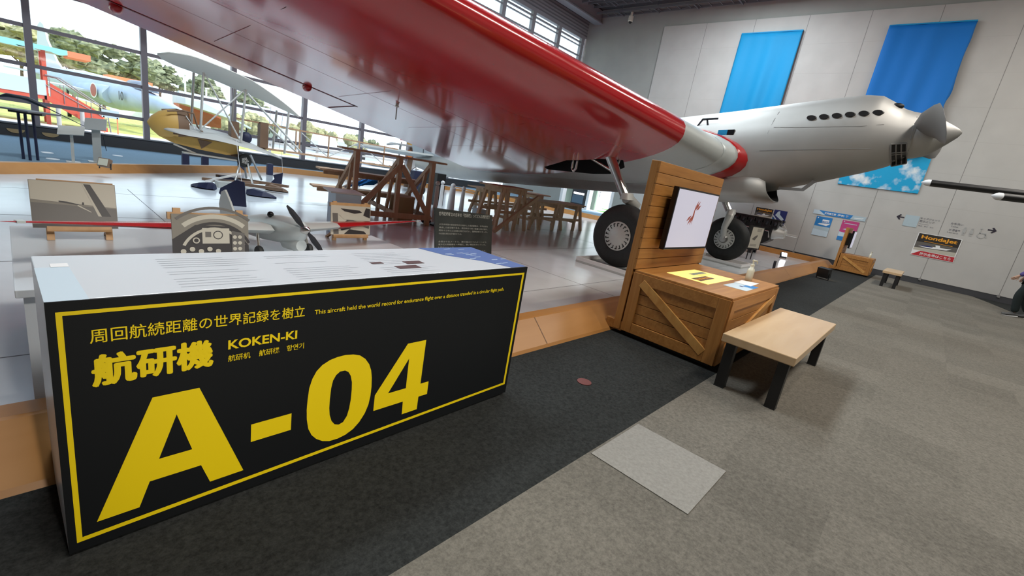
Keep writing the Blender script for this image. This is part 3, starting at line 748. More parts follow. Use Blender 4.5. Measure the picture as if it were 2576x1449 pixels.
def skin_line(mb, pts, wd, off=.004):
    P = [Vector((fx_at(y, z)-off, y, z)) for y, z in pts]
    for a, b_ in zip(P, P[1:]):
        d = (b_-a).normalized(); s_ = d.cross(Vector((1, 0, 0))).normalized()*wd/2
        mb.add([a-s_, b_-s_, b_+s_, a+s_], [(0, 1, 2, 3)])
for L_, w_ in (([(1.0+.2*k_, 2.42-.027*k_) for k_ in range(8)], .008), ([(.95, 2.75), (1.2, 2.70), (1.6, 2.66), (2.0, 2.62), (2.3, 2.60)], .006), ([(2.3, 3.0), (2.32, 2.85), (2.34, 2.7), (2.36, 2.5)], .008), ([(.64, 2.9), (.635, 2.75), (.62, 2.6), (.60, 2.45)], .012)):
    q = MB(); skin_line(q, L_, w_); q.build('panel_line', 'aluminium_dark', fo)
for k_ in range(6):
    y = 1.827-.1545*k_; z = 2.781+.025*k_
    x = fx_at(y, z)
    q = MB(); q.tube([(x+.03, y, z), (x-.03, y+.01, z-.005)], .045, 14); 
    for v in q.v: v.y = y+(v.y-y)*1.35; v.z = z+(v.z-z)*.75
    q.m = 0; ex_ = q.build('exhaust_stub', 'black', fo, smooth=True, angle=40)
q = MB()
for y, z in ((2.99, 2.468),):
    x = fx_at(y, z)
    def slot(y0, y1, mi):
        q.m = mi; q.poly([(-(y0-y)-.0, -.042), (-(y1-y), -.042), (-(y1-y), .042), (-(y0-y), .042)], (x-.012, y, z), (0, -1, .1), (0, 0, 1), t=.03)
    slot(3.12, 2.97, 1); slot(2.97, 2.86, 0)
q.build('side_window', ['black_gloss', 'banner_blue'], fo)
# grille opening low on the cowl
g = MB(); A4 = [(.80, 2.50), (.64, 2.535), (.58, 2.30), (.735, 2.24)]
def gp(a, b_, off):
    y = (A4[0][0]*(1-a)+A4[1][0]*a)*(1-b_)+(A4[3][0]*(1-a)+A4[2][0]*a)*b_; z = (A4[0][1]*(1-a)+A4[1][1]*a)*(1-b_)+(A4[3][1]*(1-a)+A4[2][1]*a)*b_
    return Vector((fx_at(y, z)-off, y, z))
g.loft([[gp(i/8, j/10, .008) for i in range(9)] for j in range(11)], False, closed=False); gr = g.build('cowl_grille', 'black', fo)
g = MB()
for k_ in (0, .33, .67, 1): g.tube([gp(k_, j/8, .016) for j in range(9)], .009, 6)
for k_ in (0, .42, .5, 1): g.tube([gp(j/6, k_, .016) for j in range(7)], .009, 6)
g.build('grille_frame', 'aluminium_dark', gr)
q = MB(); q.poly([(-.35, 0), (-.33, .0), (-.20, .20), (.05, .21), (.05, .24), (-.22, .235)], (fx_at(3.3, 2.6)-.012, 3.25, 2.46), (0, -1, .08), (0, 0, 1), t=.01)
q.poly([(-.15, .22), (-.12, .22), (-.06, .05), (-.09, .045)], (fx_at(3.3, 2.6)-.012, 3.25, 2.46), (0, -1, .08), (0, 0, 1), t=.01); q.build('step_mark', 'metal_dark', fo)
q = MB(); q.sphere((FX-.20, .90, 3.035), .085, sc=(.5, .95, .5)); q.build('intake_hole', 'black', fo, smooth=True)
# spinner and the two-blade propeller, blades level
ax = Vector((0, -.47, .085)).normalized(); h0 = Vector((FX, .60, 2.68))
q = MB(); q.lathe(h0, ax, [(-.09, .295), (0, .30), (.10, .285), (.18, .255), (.26, .2), (.36, .125), (.44, .06), (.475, .015), (.478, .0)], 36); spn = q.build('spinner', 'aluminium', AC, smooth=True)
hub = Vector((FX, .50, 2.70))
for sg in (-1, 1):
    q = MB(); rings = []
    for x, y, z, ch, cy, cz, th in ((8.60, .50, 2.70, .16, .95, .3, .07), (8.40, .49, 2.71, .34, .86, .5, .06), (8.1, .43, 2.70, .46, .66, .75, .045), (7.75, .35, 2.685, .50, .47, .88, .03), (7.45, .31, 2.66, .46, .40, .92, .02), (7.28, .29, 2.64, .30, .38, .92, .012), (7.2, .285, 2.635, .06, .38, .92, .006)):
        cv = Vector((0, cy, cz)).normalized(); nv = Vector((0, -cv.z, cv.y)); P = [Vector((x, y, z))+cv*ch/2*math.cos(2*PI*k_/16)+nv*th/2*math.sin(2*PI*k_/16) for k_ in range(16)]
        if sg > 0: P = [hub+ax*(2*ax.dot(p-hub))-(p-hub) for p in P]
        rings.append(P)
    q.loft(rings); q.build('propeller_blade', 'aluminium_dark', AC, smooth=True, angle=60)
# radiator tunnel under the nose
q = MB(); rings = []
for y, zc, hx, hz in ((2.20, 1.70, .38, .21), (2.28, 1.70, .45, .235), (2.5, 1.68, .50, .25), (3.1, 1.61, .52, .26), (3.8, 1.51, .5, .21), (4.5, 1.41, .44, .13), (5.1, 1.36, .3, .05)):
    rings.append([Vector((FX+hx*math.copysign(abs(math.cos(2*PI*k_/32))**.7, math.cos(2*PI*k_/32)), y+.12*math.sin(2*PI*k_/32), zc+hz*math.copysign(abs(math.sin(2*PI*k_/32))**.7, math.sin(2*PI*k_/32)))) for k_ in range(32)])
q.loft(rings, False)
inn = [[Vector((FX+(p.x-FX)*.93, p.y+dy, rz+(p.z-rz)*.9)) for p in rings[0]] for dy, rz in ((.0, 1.66), (.35, 1.64))]
q.loft([rings[0], inn[0]], False); q.m = 1; q.loft(inn, False); q.add(inn[1], [tuple(range(32))])
q.build('radiator_tunnel', ['aluminium', 'dark_hole'], AC, smooth=True, angle=50)
# open flap below the nose
q = MB(); q.poly([(-2.06, 1.70), (-1.70, 1.725), (-1.56, 1.90), (-1.62, 1.91), (-1.73, 1.765), (-2.06, 1.745)], (FX-.2, 0, 0), (0, -1, 0), (0, 0, 1), t=.03); q.build('cooling_flap', 'aluminium_dark', AC)
# main gear
def wheel(cx, cy, cz, sgn):
    R, hw = .495, .16
    q = MB(); q.lathe((cx-hw, cy, cz), (1, 0, 0), [(.03, .22), (.015, .25), (.0, .33), (.02, .41), (.07, .47), (.13, .492), (.16, .495), (.19, .492), (.25, .47), (.30, .41), (.32, .33), (.305, .25), (.29, .22)], 56); ty = q.build('tyre', 'rubber', AC, smooth=True, angle=70)
    q = MB()
    for sd in (-1, 1):
        q.lathe((cx+sd*.13, cy, cz), (sd, 0, 0), [(-.05, .0), (.0, .22), (.012, .225), (.02, .205), (.022, .14), (.028, .13), (.034, .0)], 40)
    hb = q.build('hub', 'hub_paint', ty, smooth=True, angle=30)
    for sd in (-1, 1):
        q = MB()
        for k_ in range(18):
            a = 2*PI*k_/18; c = Vector((cx+sd*.1535, cy+.176*math.cos(a), cz+.176*math.sin(a))); rd = Vector((0, math.cos(a), math.sin(a))); tg = Vector((0, -math.sin(a), math.cos(a)))
            q.obox(c+rd*.0, .008, .052, .010, (1, 0, 0), rd, tg); q.obox(c+rd*.02+tg*.012, .008, .012, .03, (1, 0, 0), rd, tg)
        q.build('cooling_slot', 'dark_hole', hb)
    return ty
wheel(6.46, 3.52, .575, -1); wheel(10.98, 3.38, .575, 1)
def gear(pt, wc, inb):
    # leg from the well to the wheel with a cast fork, brace and lock link
    wc = Vector(wc); pt = Vector(pt); k0 = wc+Vector((0, .06, .56))
    q = MB(); q.tube([pt, k0.lerp(pt, .05)], .075, 18); lg = q.build('gear_leg', 'chrome', AC, smooth=True, angle=50)
    q = MB(); q.tube([pt+Vector((.07*inb, .03, 0)), k0+Vector((.05*inb, .05, .06))], .028, 10); q.build('oil_pipe', 'steel', lg, smooth=True)
    q = MB(); q.tube([k0+Vector((0, .01, .10)), k0+Vector((0, 0, .0))], [.09, .11], 18)
    q.tube([k0+Vector((0, 0, .03)), k0+Vector((.20*inb, -.06, -.06)), wc+Vector((.215*inb, .04, .25)), wc+Vector((.20*inb, 0, 0))], [.09, .085, .065, .06], 14); q.build('fork', 'hub_paint', AC, smooth=True, angle=50)
    q = MB(); q.lathe(wc+Vector((.15*inb, 0, 0)), (inb, 0, 0), [(0, .095), (.07, .09), (.10, .07), (.11, .0)], 24); q.build('axle_cap', 'steel', AC, smooth=True, angle=40)
    a = pt+Vector((.15*inb+.0, .62, -.08)); m = k0.lerp(pt, .5)
    q = MB(); q.tube([a, a.lerp(m, .93)], .026, 12); q.tube([a.lerp(m, .9), m+Vector((0, .03, 0))], .014, 8); q.build('brace_strut', 'chrome', AC, smooth=True)
    q = MB(); L = [a+Vector((.02*inb, .0, .02)), a+Vector((-.02, -.02, -.30)), a+Vector((0, .03, -.345)), a+Vector((.02, .09, -.30)), a+Vector((.02*inb, .1, .02))]; q.tube(L, .02, 8); q.build('lock_link', 'chrome', AC, smooth=True)
    q = MB(); q.tube([pt+Vector((.25*inb, -.15, .0)), pt+Vector((.22*inb, -.1, -.34))], .018, 8); q.build('door_rod', 'steel', AC)
gear((6.38, 4.08, 1.86), (6.46, 3.52, .575), 1)
gear((11.0, 4.0, 1.86), (10.98, 3.38, .575), -1)
# tail
q = MB(); q.poly([(11.0, 1.25), (12.5, 1.05), (12.75, 1.7), (12.7, 2.2), (12.45, 2.42), (12.1, 2.4), (11.75, 2.1)], (FX+.03, 0, 0), (0, 1, 0), (0, 0, 1), t=.06); fn = q.build('tail_fin', 'jet_grey', AC)
q = MB(); q.beam((FX-.035, 12.02, 1.15), (FX-.035, 12.12, 2.4), .012, .02); q.build('hinge_line', 'metal_dark', fn)
q = MB(); q.poly([(-2.3, .55), (-2.2, .25), (-.2, 0), (.2, 0), (2.2, .25), (2.3, .55), (1.9, .75), (.2, .95), (-.2, .95), (-1.9, .75)], (FX, 11.5, 1.3), (1, 0, 0), (0, 1, -.12), t=.05); q.build('tailplane', 'silver_paint', AC)
q = MB(); q.tube([(FX, 11.6, .85), (FX, 11.9, .2)], .04, 10); q.lathe((FX-.06, 11.95, .19), (1, 0, 0), [(0, .03), (0, .12), (.03, .15), (.09, .15), (.12, .12), (.12, .03)], 24, True); q.build('tail_wheel', 'rubber', AC, smooth=True, angle=50)

# wheel pad under the near wheel
for x0, x1, y0, y1, lb in ((6.12, 6.86, 2.95, 4.05, 'flat white-rimmed wheel pad under the near main wheel'), (10.6, 11.4, 2.8, 3.9, 'flat white-rimmed wheel pad under the far main wheel')):
    t = thing('wheel_pad', lb, 'wheel pad', ((x0+x1)/2, (y0+y1)/2, .04), group='wheel pads')
    q = MB(); q.box((x0, y0, .04), (x1, y1, .072)); q.build('plate', 'hub_paint', t)
    for lo, hi in (((x0, y0, .072), (x0+.05, y1, .125)), ((x1-.05, y0, .072), (x1, y1, .125)), ((x0+.05, y0, .072), (x1-.05, y0+.05, .125)), ((x0+.05, y1-.05, .072), (x1-.05, y1, .125))):
        q = MB(); q.box(lo, hi); q.build('rim', 'white', t)

# ------------------------------------------------------------------ wooden video kiosks
def kiosk(X0, X1, Y0, Y1, ZB, ZP, px1, label, planks=True):
    # crate X0..X1, Y0..Y1 (front face at X0), panel behind it up to ZP
    t = thing('video_kiosk', label, 'kiosk', ((X0+X1)/2, (Y0+Y1)/2, 0), group='wooden video kiosks')
    q = MB(); q.box((X0+.02, Y0+.02, .045), (X1-.02, Y1, ZB-.02)); cr = q.build('crate', 'kiosk_wood', t)
    q = MB(); q.box((X0-.003, Y0-.003, ZB-.02), (X1+.003, Y1, ZB)); q.build('crate_top', 'kiosk_wood', t, bevel=.004)
    q = MB(); q.box((X0+.06, Y0+.06, 0), (X1-.06, Y1-.02, .045)); q.build('plinth', 'black', t)
    # front face: planks, frame rails, diagonal
    n_ = 6; h = (ZB-.02-.05)/n_
    for k_ in range(n_):
        q = MB(); q.box((X0+.004, Y0+.02, .05+h*k_+.0025), (X0+.024, Y1, .05+h*(k_+1)-.0025)); q.build('plank', 'kiosk_wood', cr, bevel=.002)
    fw_ = .095*ZB/.625
    q = MB(); q.box((X0-.014, Y1-fw_, .045), (X0+.006, Y1, ZB-.02)); q.build('frame_board', 'kiosk_wood_upright', cr, bevel=.003)
    q = MB(); q.box((X0-.014, Y0, .045), (X0+.006, Y0+fw_, ZB-.02)); q.build('frame_board', 'kiosk_wood_upright', cr, bevel=.003)
    q = MB(); q.box((X0-.012, Y0+fw_, .045), (X0+.006, Y1-fw_, .045+fw_)); q.build('frame_board', 'kiosk_wood', cr, bevel=.003)
    q = MB(); q.box((X0-.012, Y0+fw_, ZB-.02-fw_), (X0+.006, Y1-fw_, ZB-.02)); q.build('frame_board', 'kiosk_wood', cr, bevel=.003)
    q = MB(); q.beam((X0-.006, Y1-fw_, ZB-.03-fw_*.7), (X0-.006, Y0+fw_+.01, .05+fw_*.75), .02*1.0, fw_*.82, (0, -.6, -1) if 0 else (0, 1, 1)); dg_ = q.build('diagonal_brace', 'brace_wood', cr, bevel=.003)
    # side face towards the walkway
    for k_ in range(n_):
        q = MB(); q.box((X0+.02, Y0+.004, .05+h*k_+.0025), (X1-.02, Y0+.024, .05+h*(k_+1)-.0025)); q.build('plank', 'kiosk_wood', cr, bevel=.002)
    for a, b_ in ((X0, X0+fw_), (X1-fw_, X1)):
        q = MB(); q.box((a, Y0-.014, .045), (b_, Y0+.006, ZB-.02)); q.build('frame_board', 'kiosk_wood_upright', cr, bevel=.003)
    for a in (.045, ZB-.02-fw_):
        q = MB(); q.box((X0+fw_, Y0-.012, a), (X1-fw_, Y0+.006, a+fw_)); q.build('frame_board', 'kiosk_wood', cr, bevel=.003)
    q = MB(); q.beam((X0+fw_, Y0-.006, .05+fw_), (X1-fw_, Y0-.006, ZB-.03-fw_), .02, fw_*.8, (1, 0, -2)); q.build('diagonal_brace', 'brace_wood', cr, bevel=.003)
    # back panel of boards
    yb = Y1; th = .085
    q = MB(); q.box((X0-.01, yb+.018, .04), (px1, yb+th, ZP)); bp = q.build('back_panel', 'kiosk_wood_upright', t, bevel=.004)
    m_ = 10; hh = (ZP-ZB)/m_
    for k_ in range(m_):
        q = MB(); q.box((X0-.008, yb, ZB+hh*k_+.002), (px1-.002, yb+.02, ZB+hh*(k_+1)-.002)); q.build('panel_board', 'kiosk_wood', bp, bevel=.003)
    q = MB(); q.box((X0-.004, yb-.002, .03), (X0+.06, yb+.17, .12)); q.build('foot_rail', 'kiosk_wood', t, bevel=.003)
    return t
kiosk(3.77, 5.22, .985, 1.845, .625, 1.585, 5.36, 'large wooden video kiosk beside the bench, with a wide screen on its back panel')
kiosk(16.35, 17.15, 1.03, 1.80, .525, 1.27, 17.2, 'far small wooden video kiosk near the end wall')
def screen(x0, x1, z0, z1, yf, yb, label, fanmark):
    t = thing('video_monitor', label, 'monitor', ((x0+x1)/2, yf, z0), group='monitors on the kiosks')
    q = MB(); q.box((x0, yf, z0), (x1, yf+.05, z1)); q.build('casing', 'black_gloss', t, bevel=.004)
    q = MB(); q.box((x0+.2*(x1-x0), yf+.05, z0+.15*(z1-z0)), (x0+.8*(x1-x0), yb, z1-.15*(z1-z0))); q.build('wall_bracket', 'black', t)
    q = MB(); q.poly([(x0+.016, z0+.022), (x1-.016, z0+.022), (x1-.016, z1-.016), (x0+.016, z1-.016)], (0, yf-.0015, 0)); sc = q.build('display', 'screen', t)
    if fanmark:
        q = MB(); cx, cz = x0+.46*(x1-x0), z0+.63*(z1-z0)
        for a, L, r0 in ((90, .085, -.10), (70, .10, .01), (52, .10, .025), (32, .09, .035), (250, .10, .01), (232, .10, .03), (212, .09, .045)):
            d = Vector((math.cos(rad(a)), math.sin(rad(a)))); n_ = Vector((-d.y, d.x)); L *= 1.2; c0 = Vector((cx, cz))+d*r0*1.2; w_ = .015 if a != 90 else .018; L2 = L if a != 90 else .2
            q.poly([tuple(c0), tuple(c0+d*L2*.5-n_*w_), tuple(c0+d*L2), tuple(c0+d*L2*.5+n_*w_)], (0, yf-.0025, 0))
        q.build('logo_mark', 'screen_mark', sc)
    return t
screen(4.01, 5.05, .83, 1.405, 1.74, 1.845, 'wide black monitor showing a pale screen with a red leaf mark', True)
screen(16.40, 16.95, .69, 1.20, 1.66, 1.80, 'small black monitor on the far kiosk', False)
def flat(name, pts, z, mats, label, cat, prints=(), group=None, th=.002):
    q = MB(); q.poly(pts, (0, 0, z+th), (1, 0, 0), (0, 1, 0), t=th); o = q.build(name, mats[0]); tag(o, label, cat, group)
    if prints:
        q = MB()
        for mi, p_ in prints: q.m = mi; q.poly(p_, (0, 0, z+th+.0006), (1, 0, 0), (0, 1, 0))
        q.build('print', mats[1:], o)
    return o
def quadin(P, a0, a1, b0, b1):
    P = [Vector(p) for p in P]
    f_ = lambda a, b_: (P[0]*(1-a)+P[1]*a)*(1-b_)+(P[3]*(1-a)+P[2]*a)*b_
    return [tuple(f_(a0, b0)), tuple(f_(a1, b0)), tuple(f_(a1, b1)), tuple(f_(a0, b1))]
YP = [(4.076, 1.295), (4.79, 1.295), (4.72, 1.67), (4.072, 1.68)]
yo = flat('yellow_paper', YP, .625, ['paper_glow_yellow'], 'yellow paper on the kiosk crate, its lit look put in as emission', 'light panel')  # yellow paper, no lamp: its bright lit look is put in as emission
q = MB(); q.poly(quadin(YP, .08, .60, .22, .46), (0, 0, .6278), (1, 0, 0), (0, 1, 0)); q.m = 1; q.poly(quadin(YP, .40, .92, .62, .76), (0, 0, .6278), (1, 0, 0), (0, 1, 0))
q.m = 2
for k_ in range(5): q.poly(quadin(YP, .11+.1*k_, .18+.1*k_, .30, .38), (0, 0, .6281), (1, 0, 0), (0, 1, 0))
for k_ in range(4): q.poly(quadin(YP, .45, .86, .50+.025*k_, .508+.025*k_), (0, 0, .6281), (1, 0, 0), (0, 1, 0))
q.build('print', ['ply_brown', 'green_grey', 'poster_orange'], yo)
BPt = [(4.296, 1.034), (4.687, 1.038), (4.70, 1.225), (4.274, 1.232)]
flat('leaflet', BPt, .625, ['poster_pale', 'poster_blue', 'poster_navy'], 'pale blue leaflet lying on the kiosk crate near the bottle', 'leaflet', [(0, quadin(BPt, .55, 1, .0, .5)), (1, quadin(BPt, .42, .52, .42, .58))], 'papers on the crate')
flat('paper_sheet', [(4.62, 1.09), (4.95, 1.10), (4.86, 1.24), (4.60, 1.235)], .6276, ['white'], 'plain white paper lying partly over the blue leaflet', 'paper', group='papers on the crate')
def bottle(x, y, z, s_, label):
    t = thing('pump_bottle', label, 'bottle', (x, y, z), group='hand sanitiser bottles')
    q = MB(); rr = []
    for h, rx, ry in ((0, .040, .026), (.004, .044, .030), (.10, .044, .030), (.118, .040, .027), (.13, .022, .018), (.150, .016, .016)):
        rr.append([Vector((x+s_*rx*math.copysign(abs(math.cos(2*PI*k_/24))**.6, math.cos(2*PI*k_/24)), y+s_*ry*math.copysign(abs(math.sin(2*PI*k_/24))**.6, math.sin(2*PI*k_/24)), z+s_*h)) for k_ in range(24)])
    q.loft(rr); q.build('body', 'plastic_cream', t, smooth=True, angle=50)
    q = MB(); q.lathe((x, y, z+s_*.148), (0, 0, 1), [(0, .019*s_), (.02*s_, .019*s_), (.024*s_, .008*s_), (.06*s_, .007*s_)], 18); q.build('collar', 'plastic_cream', t, smooth=True, angle=40)
    q = MB(); q.tube([(x-.012*s_, y+.005*s_, z+.205*s_), (x+.0*s_, y, z+.207*s_), (x+.045*s_, y-.02*s_, z+.204*s_), (x+.052*s_, y-.023*s_, z+.18*s_)], [.010*s_, .010*s_, .006*s_, .005*s_], 10); q.build('pump_spout', 'plastic_cream', t, smooth=True)
bottle(4.98, 1.215, .625, 1.0, 'cream pump bottle on the large kiosk crate')
bottle(16.75, 1.15, .525, .9, 'distant white pump bottle on the small kiosk')

# ------------------------------------------------------------------ benches
def bench(x0, x1, y0, y1, zt_, label):
    t = thing('bench', label, 'bench', ((x0+x1)/2, (y0+y1)/2, 0), group='low museum benches')
    q = MB(); q.box((x0, y0, zt_-.062), (x1, y1, zt_)); q.build('seat', 'bench_wood', t, bevel=.006)
    for lx in (x0+.04, x1-.16):
        for ly in (y0+.03, y1-.10):
            q = MB(); q.box((lx, ly, .004), (lx+.065, ly+.07, zt_-.062)); q.build('leg', 'black', t, bevel=.003)
            q = MB(); q.box((lx-.001, ly-.001, 0), (lx+.066, ly+.071, .008)); q.build('glide', 'rubber', t)
    for ly in (y0+.045, y1-.075):
        q = MB(); q.box((x0+.105, ly, zt_-.10), (x1-.16, ly+.03, zt_-.062)); q.build('rail', 'black', t)
bench(3.46, 5.18, .415, .90, .418, 'low bench with pale wooden seat and black legs beside the large kiosk')
bench(14.7, 16.1, .28, .66, .40, 'distant low bench standing by the end wall')
q = MB(); q.lathe((2.56, 1.425, .0), (0, 0, 1), [(0, .05), (.004, .05), (.004, 0)], 20); tag(q.build('floor_marker', 'spot_red'), 'round dark red sticker on the dark carpet', 'floor sticker')

# ------------------------------------------------------------------ spotlights on the floor
def floorspot(name, c, label, yawd, bodymat, facemat, s_=.2, tilt=25):
    c = Vector(c); t = thing(name, label, 'floor light', c, group='small floor spotlights')
    d = Vector((math.cos(rad(yawd))*math.cos(rad(tilt)), math.sin(rad(yawd))*math.cos(rad(tilt)), math.sin(rad(tilt)))); r_ = d.cross(ZU).normalized(); u_ = r_.cross(d)
    q = MB(); q.obox(c+ZU*s_*.62, s_*.55, s_, s_*.85, d, r_, u_); q.build('body', bodymat, t, bevel=.004)
    q = MB(); q.obox(c+ZU*s_*.62+d*s_*.28, .008, s_*.86, s_*.7, d, r_, u_); q.build('lamp_face', facemat, t)
    for sg in (-1, 1):
        q = MB(); q.obox(c+ZU*s_*.3+r_*sg*s_*.53, s_*.14, s_*.04, s_*.6, d-ZU*d.z, r_, ZU); q.build('bracket', 'black', t)
floorspot('floor_spotlight', (13.0, 1.62, 0), 'black floor spotlight with a warm glowing edge at the foot of the curb', -20, 'black', 'warm_lamp', .26, 10)
floorspot('floor_spotlight', (15.75, 3.1, .04), 'small floor spotlight shining white before the end wall curb', 215, 'metal_dark', 'white_lamp', .17, 30)
floorspot('floor_spotlight', (1.08, 10.12, .19), 'small spotlight clipped on the back curb', 230, 'ply_brown', 'plastic_cream', .16, 20)
q = MB(); q.obox((12.1, 2.5, .14), .05, .05, .2, (1, 0, .3), (0, 1, 0), (-.3, 0, 1)); tag(q.build('floor_stub', 'metal_dark'), 'short dark metal stub standing on the white floor near the curb', 'stub')
for k_, (x, y, l_) in enumerate(((8.1, 2.55, 'crumpled white cloth on the white floor just beyond the pump bottle'), (7.0, 2.45, 'small white scrap on the white floor beside the pump bottle'))):
    q = MB(); random.seed(k_); q.sphere((x, y, .07), .075 if k_ == 0 else .05, 10, 7, (1.5, 1, .6)); 
    for v in q.v: v.x += random.uniform(-.03, .03); v.z = max(.04, v.z+random.uniform(-.02, .02))
    tag(q.build('cloth_scrap', 'white'), l_, 'cloth', 'white scraps on the platform')

# ------------------------------------------------------------------ banners, posters and wall signs on the cladding (x = 18.14 plane)
PX = XW-.066
WU, WN = Vector((0, -1, 0)), Vector((-1, 0, 0))     # reading direction on the far wall, and outward
def wp(y, z, d=0): return Vector((PX-d, y, z))
def banner(label, y0, y1, z0, z1, m_, folds, jag=0, cat='banner', taper=0):
    q = MB(); N, M = 40, 26; random.seed(int(y0*10)); g_ = []
    for j in range(M+1):
        v_ = j/M; row = []
        for i in range(N+1):
            u_ = i/N; amp = .02+.12*v_*folds
            dpt = .06+amp*(math.sin(u_*9+1.2)*math.exp(-((u_-.15)/.2)**2)+math.sin(u_*14+v_*3)*math.exp(-((u_-.85)/.2)**2)+.3*math.sin(u_*25+2*v_))
            y = y0+(y1-y0)*u_+(jag*.06*math.sin(v_*26+2*math.sin(v_*9))*v_ if i == N else 0)-taper*v_*(u_-.5)
            row.append(wp(y, z1+(z0-z1)*v_, dpt+.02+.06*v_))
        g_.append(row)
    q.loft(g_, False, closed=False)
    t = thing('hanging_banner', label, cat, (PX-.1, (y0+y1)/2, z1), group='blue hanging banners')
    o = q.build('cloth', m_, t, smooth=True, angle=80); md = o.modifiers.new('s', 'SOLIDIFY'); md.thickness = .006
    q = MB(); q.box((PX-.1, min(y0, y1), z1-.01), (PX, max(y0, y1), z1+.025)); q.build('rail', 'banner_blue' if m_ != 'cloud_print' else 'white', t)
    return t
banner('bright blue cloth banner hanging in loose folds, nearer the high windows', 7.0, 5.05, 2.7, 7.20, 'banner_blue', 1)
banner('deep blue cloth banner with a ragged edge behind the nose of the aircraft', 2.76, .84, 3.6, 7.18, 'banner_deep', .35, jag=1)
q = MB(); q.box((PX-.03, .70, 2.56), (PX, 2.72, 4.0)); t = q.build('sky_poster', 'cloud_print'); tag(t, 'wide print of white clouds in a blue sky below the deep blue banner', 'poster')
def poster(label, y0, y1, z0, z1, base, shapes, mats, cat='poster', name='poster', group='posters on the end wall', texts=()):
    q = MB(); q.box((PX-.006, min(y0, y1), z0), (PX, max(y0, y1), z1)); o = q.build(name, base); tag(o, label, cat, group)
    wd, hg = abs(y1-y0), z1-z0; q = MB()
    for k_, (mi, pts) in enumerate(shapes): q.m = mi; q.poly([(a*wd, b_*hg) for a, b_ in pts], wp(y0, z0, .0075+.0004*k_), WU, ZU)
    if shapes: q.build('print', mats, o)
    for (m_, s_, a, b_, w_, h_, bo) in texts:
        q = MB(); text(q, s_, wp(y0, z0, .0115)+WU*a*wd+ZU*b_*hg, WU, ZU, .1, bold=bo, width=w_*wd, height=h_*hg); q.build('lettering', m_, o)
    return o
HJ = [(0, [(.02, .62), (.98, .62), (.98, .98), (.02, .98)]), (1, [(.02, .28), (.98, .28), (.98, .62), (.02, .62)]), (2, [(.02, .25), (.98, .25), (.98, .42), (.02, .36)]), (5, [(.1, .44), (.3, .40), (.75, .44), (.86, .52), (.6, .50), (.58, .58), (.48, .58), (.5, .50)]), (6, [(.12, .46), (.3, .50), (.42, .49), (.45, .46), (.2, .44)]),
      (3, [(.0, .02), (.99, .02), (.99, .22), (.20, .24)]), (4, [(.2, .66), (.85, .64), (.85, .655), (.2, .675)])]
HM = ['poster_black', 'photo_mid', 'photo_pale', 'poster_red', 'poster_orange', 'white', 'poster_navy']
HT = [('poster_orange', 'HondaJet', .10, .72, .82, .20, .03), ('white', '展示会場はこちら', .2, .055, .72, .13, .012)]
poster('white-bordered jet poster low on the wall under the direction signs', .345, -.62, .806, 1.48, 'white', HJ, HM, texts=HT)
poster('jet poster on the wall behind the engine exhibit', 4.89, 4.29, .965, 1.44, 'white', HJ, HM, texts=HT)
poster('dark blue aircraft poster beside the jet poster behind the engine', 4.27, 3.86, .95, 1.44, 'poster_navy', [(1, [(.0, .05), (.0, .45), (.5, .0), (.1, .0)]), (0, [(.15, .62), (.75, .3), (.9, .42), (.5, .7), (.45, .95), (.3, .9)]), (0, [(.0, .52), (.55, .06), (.62, .1), (.02, .62)])], ['poster_pale', 'poster_blue'])
BN = [(0, [(.0, .0), (.25, .0), (.1, 1), (.0, 1)]), (1, [(.78, .35), (.93, .45), (.96, .75), (.92, .6), (.8, .5)]), (2, [(.72, 0), (1, 0), (1, 1), (.76, 1)])]
poster('long pale blue header strip above the two small posters', 3.12, 1.68, 1.525, 1.66, 'poster_blue', BN[:1]+[BN[2]]+[BN[1]], ['poster_pale', 'white', 'pale_blue_patch'], texts=[('white', '三沢●航空（科学）館', .22, .25, .46, .5, .03)])
BL = [(0, [(0, 0), (1, 0), (1, .28), (0, .34)]), (1, [(0, .34), (1, .28), (1, .5), (0, .5)]), (2, [(.2, .60), (.75, .56), (.9, .64), (.95, .72), (.85, .68), (.3, .66)]), (2, [(.42, .80), (.85, .80), (.85, .87), (.42, .87)]), (2, [(.08, .9), (.15, .9), (.15, .96), (.08, .96)])]
poster('blue airliner poster under the header strip', 2.98, 2.53, .84, 1.465, 'poster_blue', BL, ['poster_pale', 'pale_blue_patch', 'white'], texts=[('white', '三沢空港', .42, .70, .45, .09, .02)])
poster('pink and blue airliner poster under the header strip', 2.25, 1.80, .83, 1.475, 'poster_pink', [(0, [(0, 0), (1, 0), (1, .18), (0, .2)]), (1, [(0, .2), (1, .18), (1, .36), (0, .42)]), (1, [(.15, .55), (.7, .52), (.85, .6), (.3, .6)]), (1, [(.15, .84), (.9, .84), (.9, .87), (.15, .87)]), (1, [(.08, .92), (.15, .92), (.15, .97), (.08, .97)])], ['poster_blue', 'poster_pale'])
q = MB(); q.box((PX-.004, .45, 1.60), (PX, .78, 1.93)); tag(q.build('blank_patch', 'pale_blue_patch'), 'plain pale blue square on the wall beside the arrow', 'wall patch')
def arrow(y, z, s_, dirn, label):
    P = [(-.5, -.09), (.1, -.09), (-.12, -.36), (.08, -.42), (.48, 0), (.08, .42), (-.12, .36), (.1, .09), (-.5, .09)]
    if dirn < 0: P = [(-a, b_) for a, b_ in P][::-1]
    q = MB(); q.poly([(a*s_, b_*s_) for a, b_ in P], wp(y, z, .003), WU, ZU, t=.003); tag(q.build('direction_arrow', 'arrow_black'), label, 'arrow', 'direction arrows')
arrow(.89, 1.835, .19, -1, 'black wall arrow pointing towards the posters')
arrow(-1.11, 1.85, .18, 1, 'black wall arrow pointing away towards the corner')
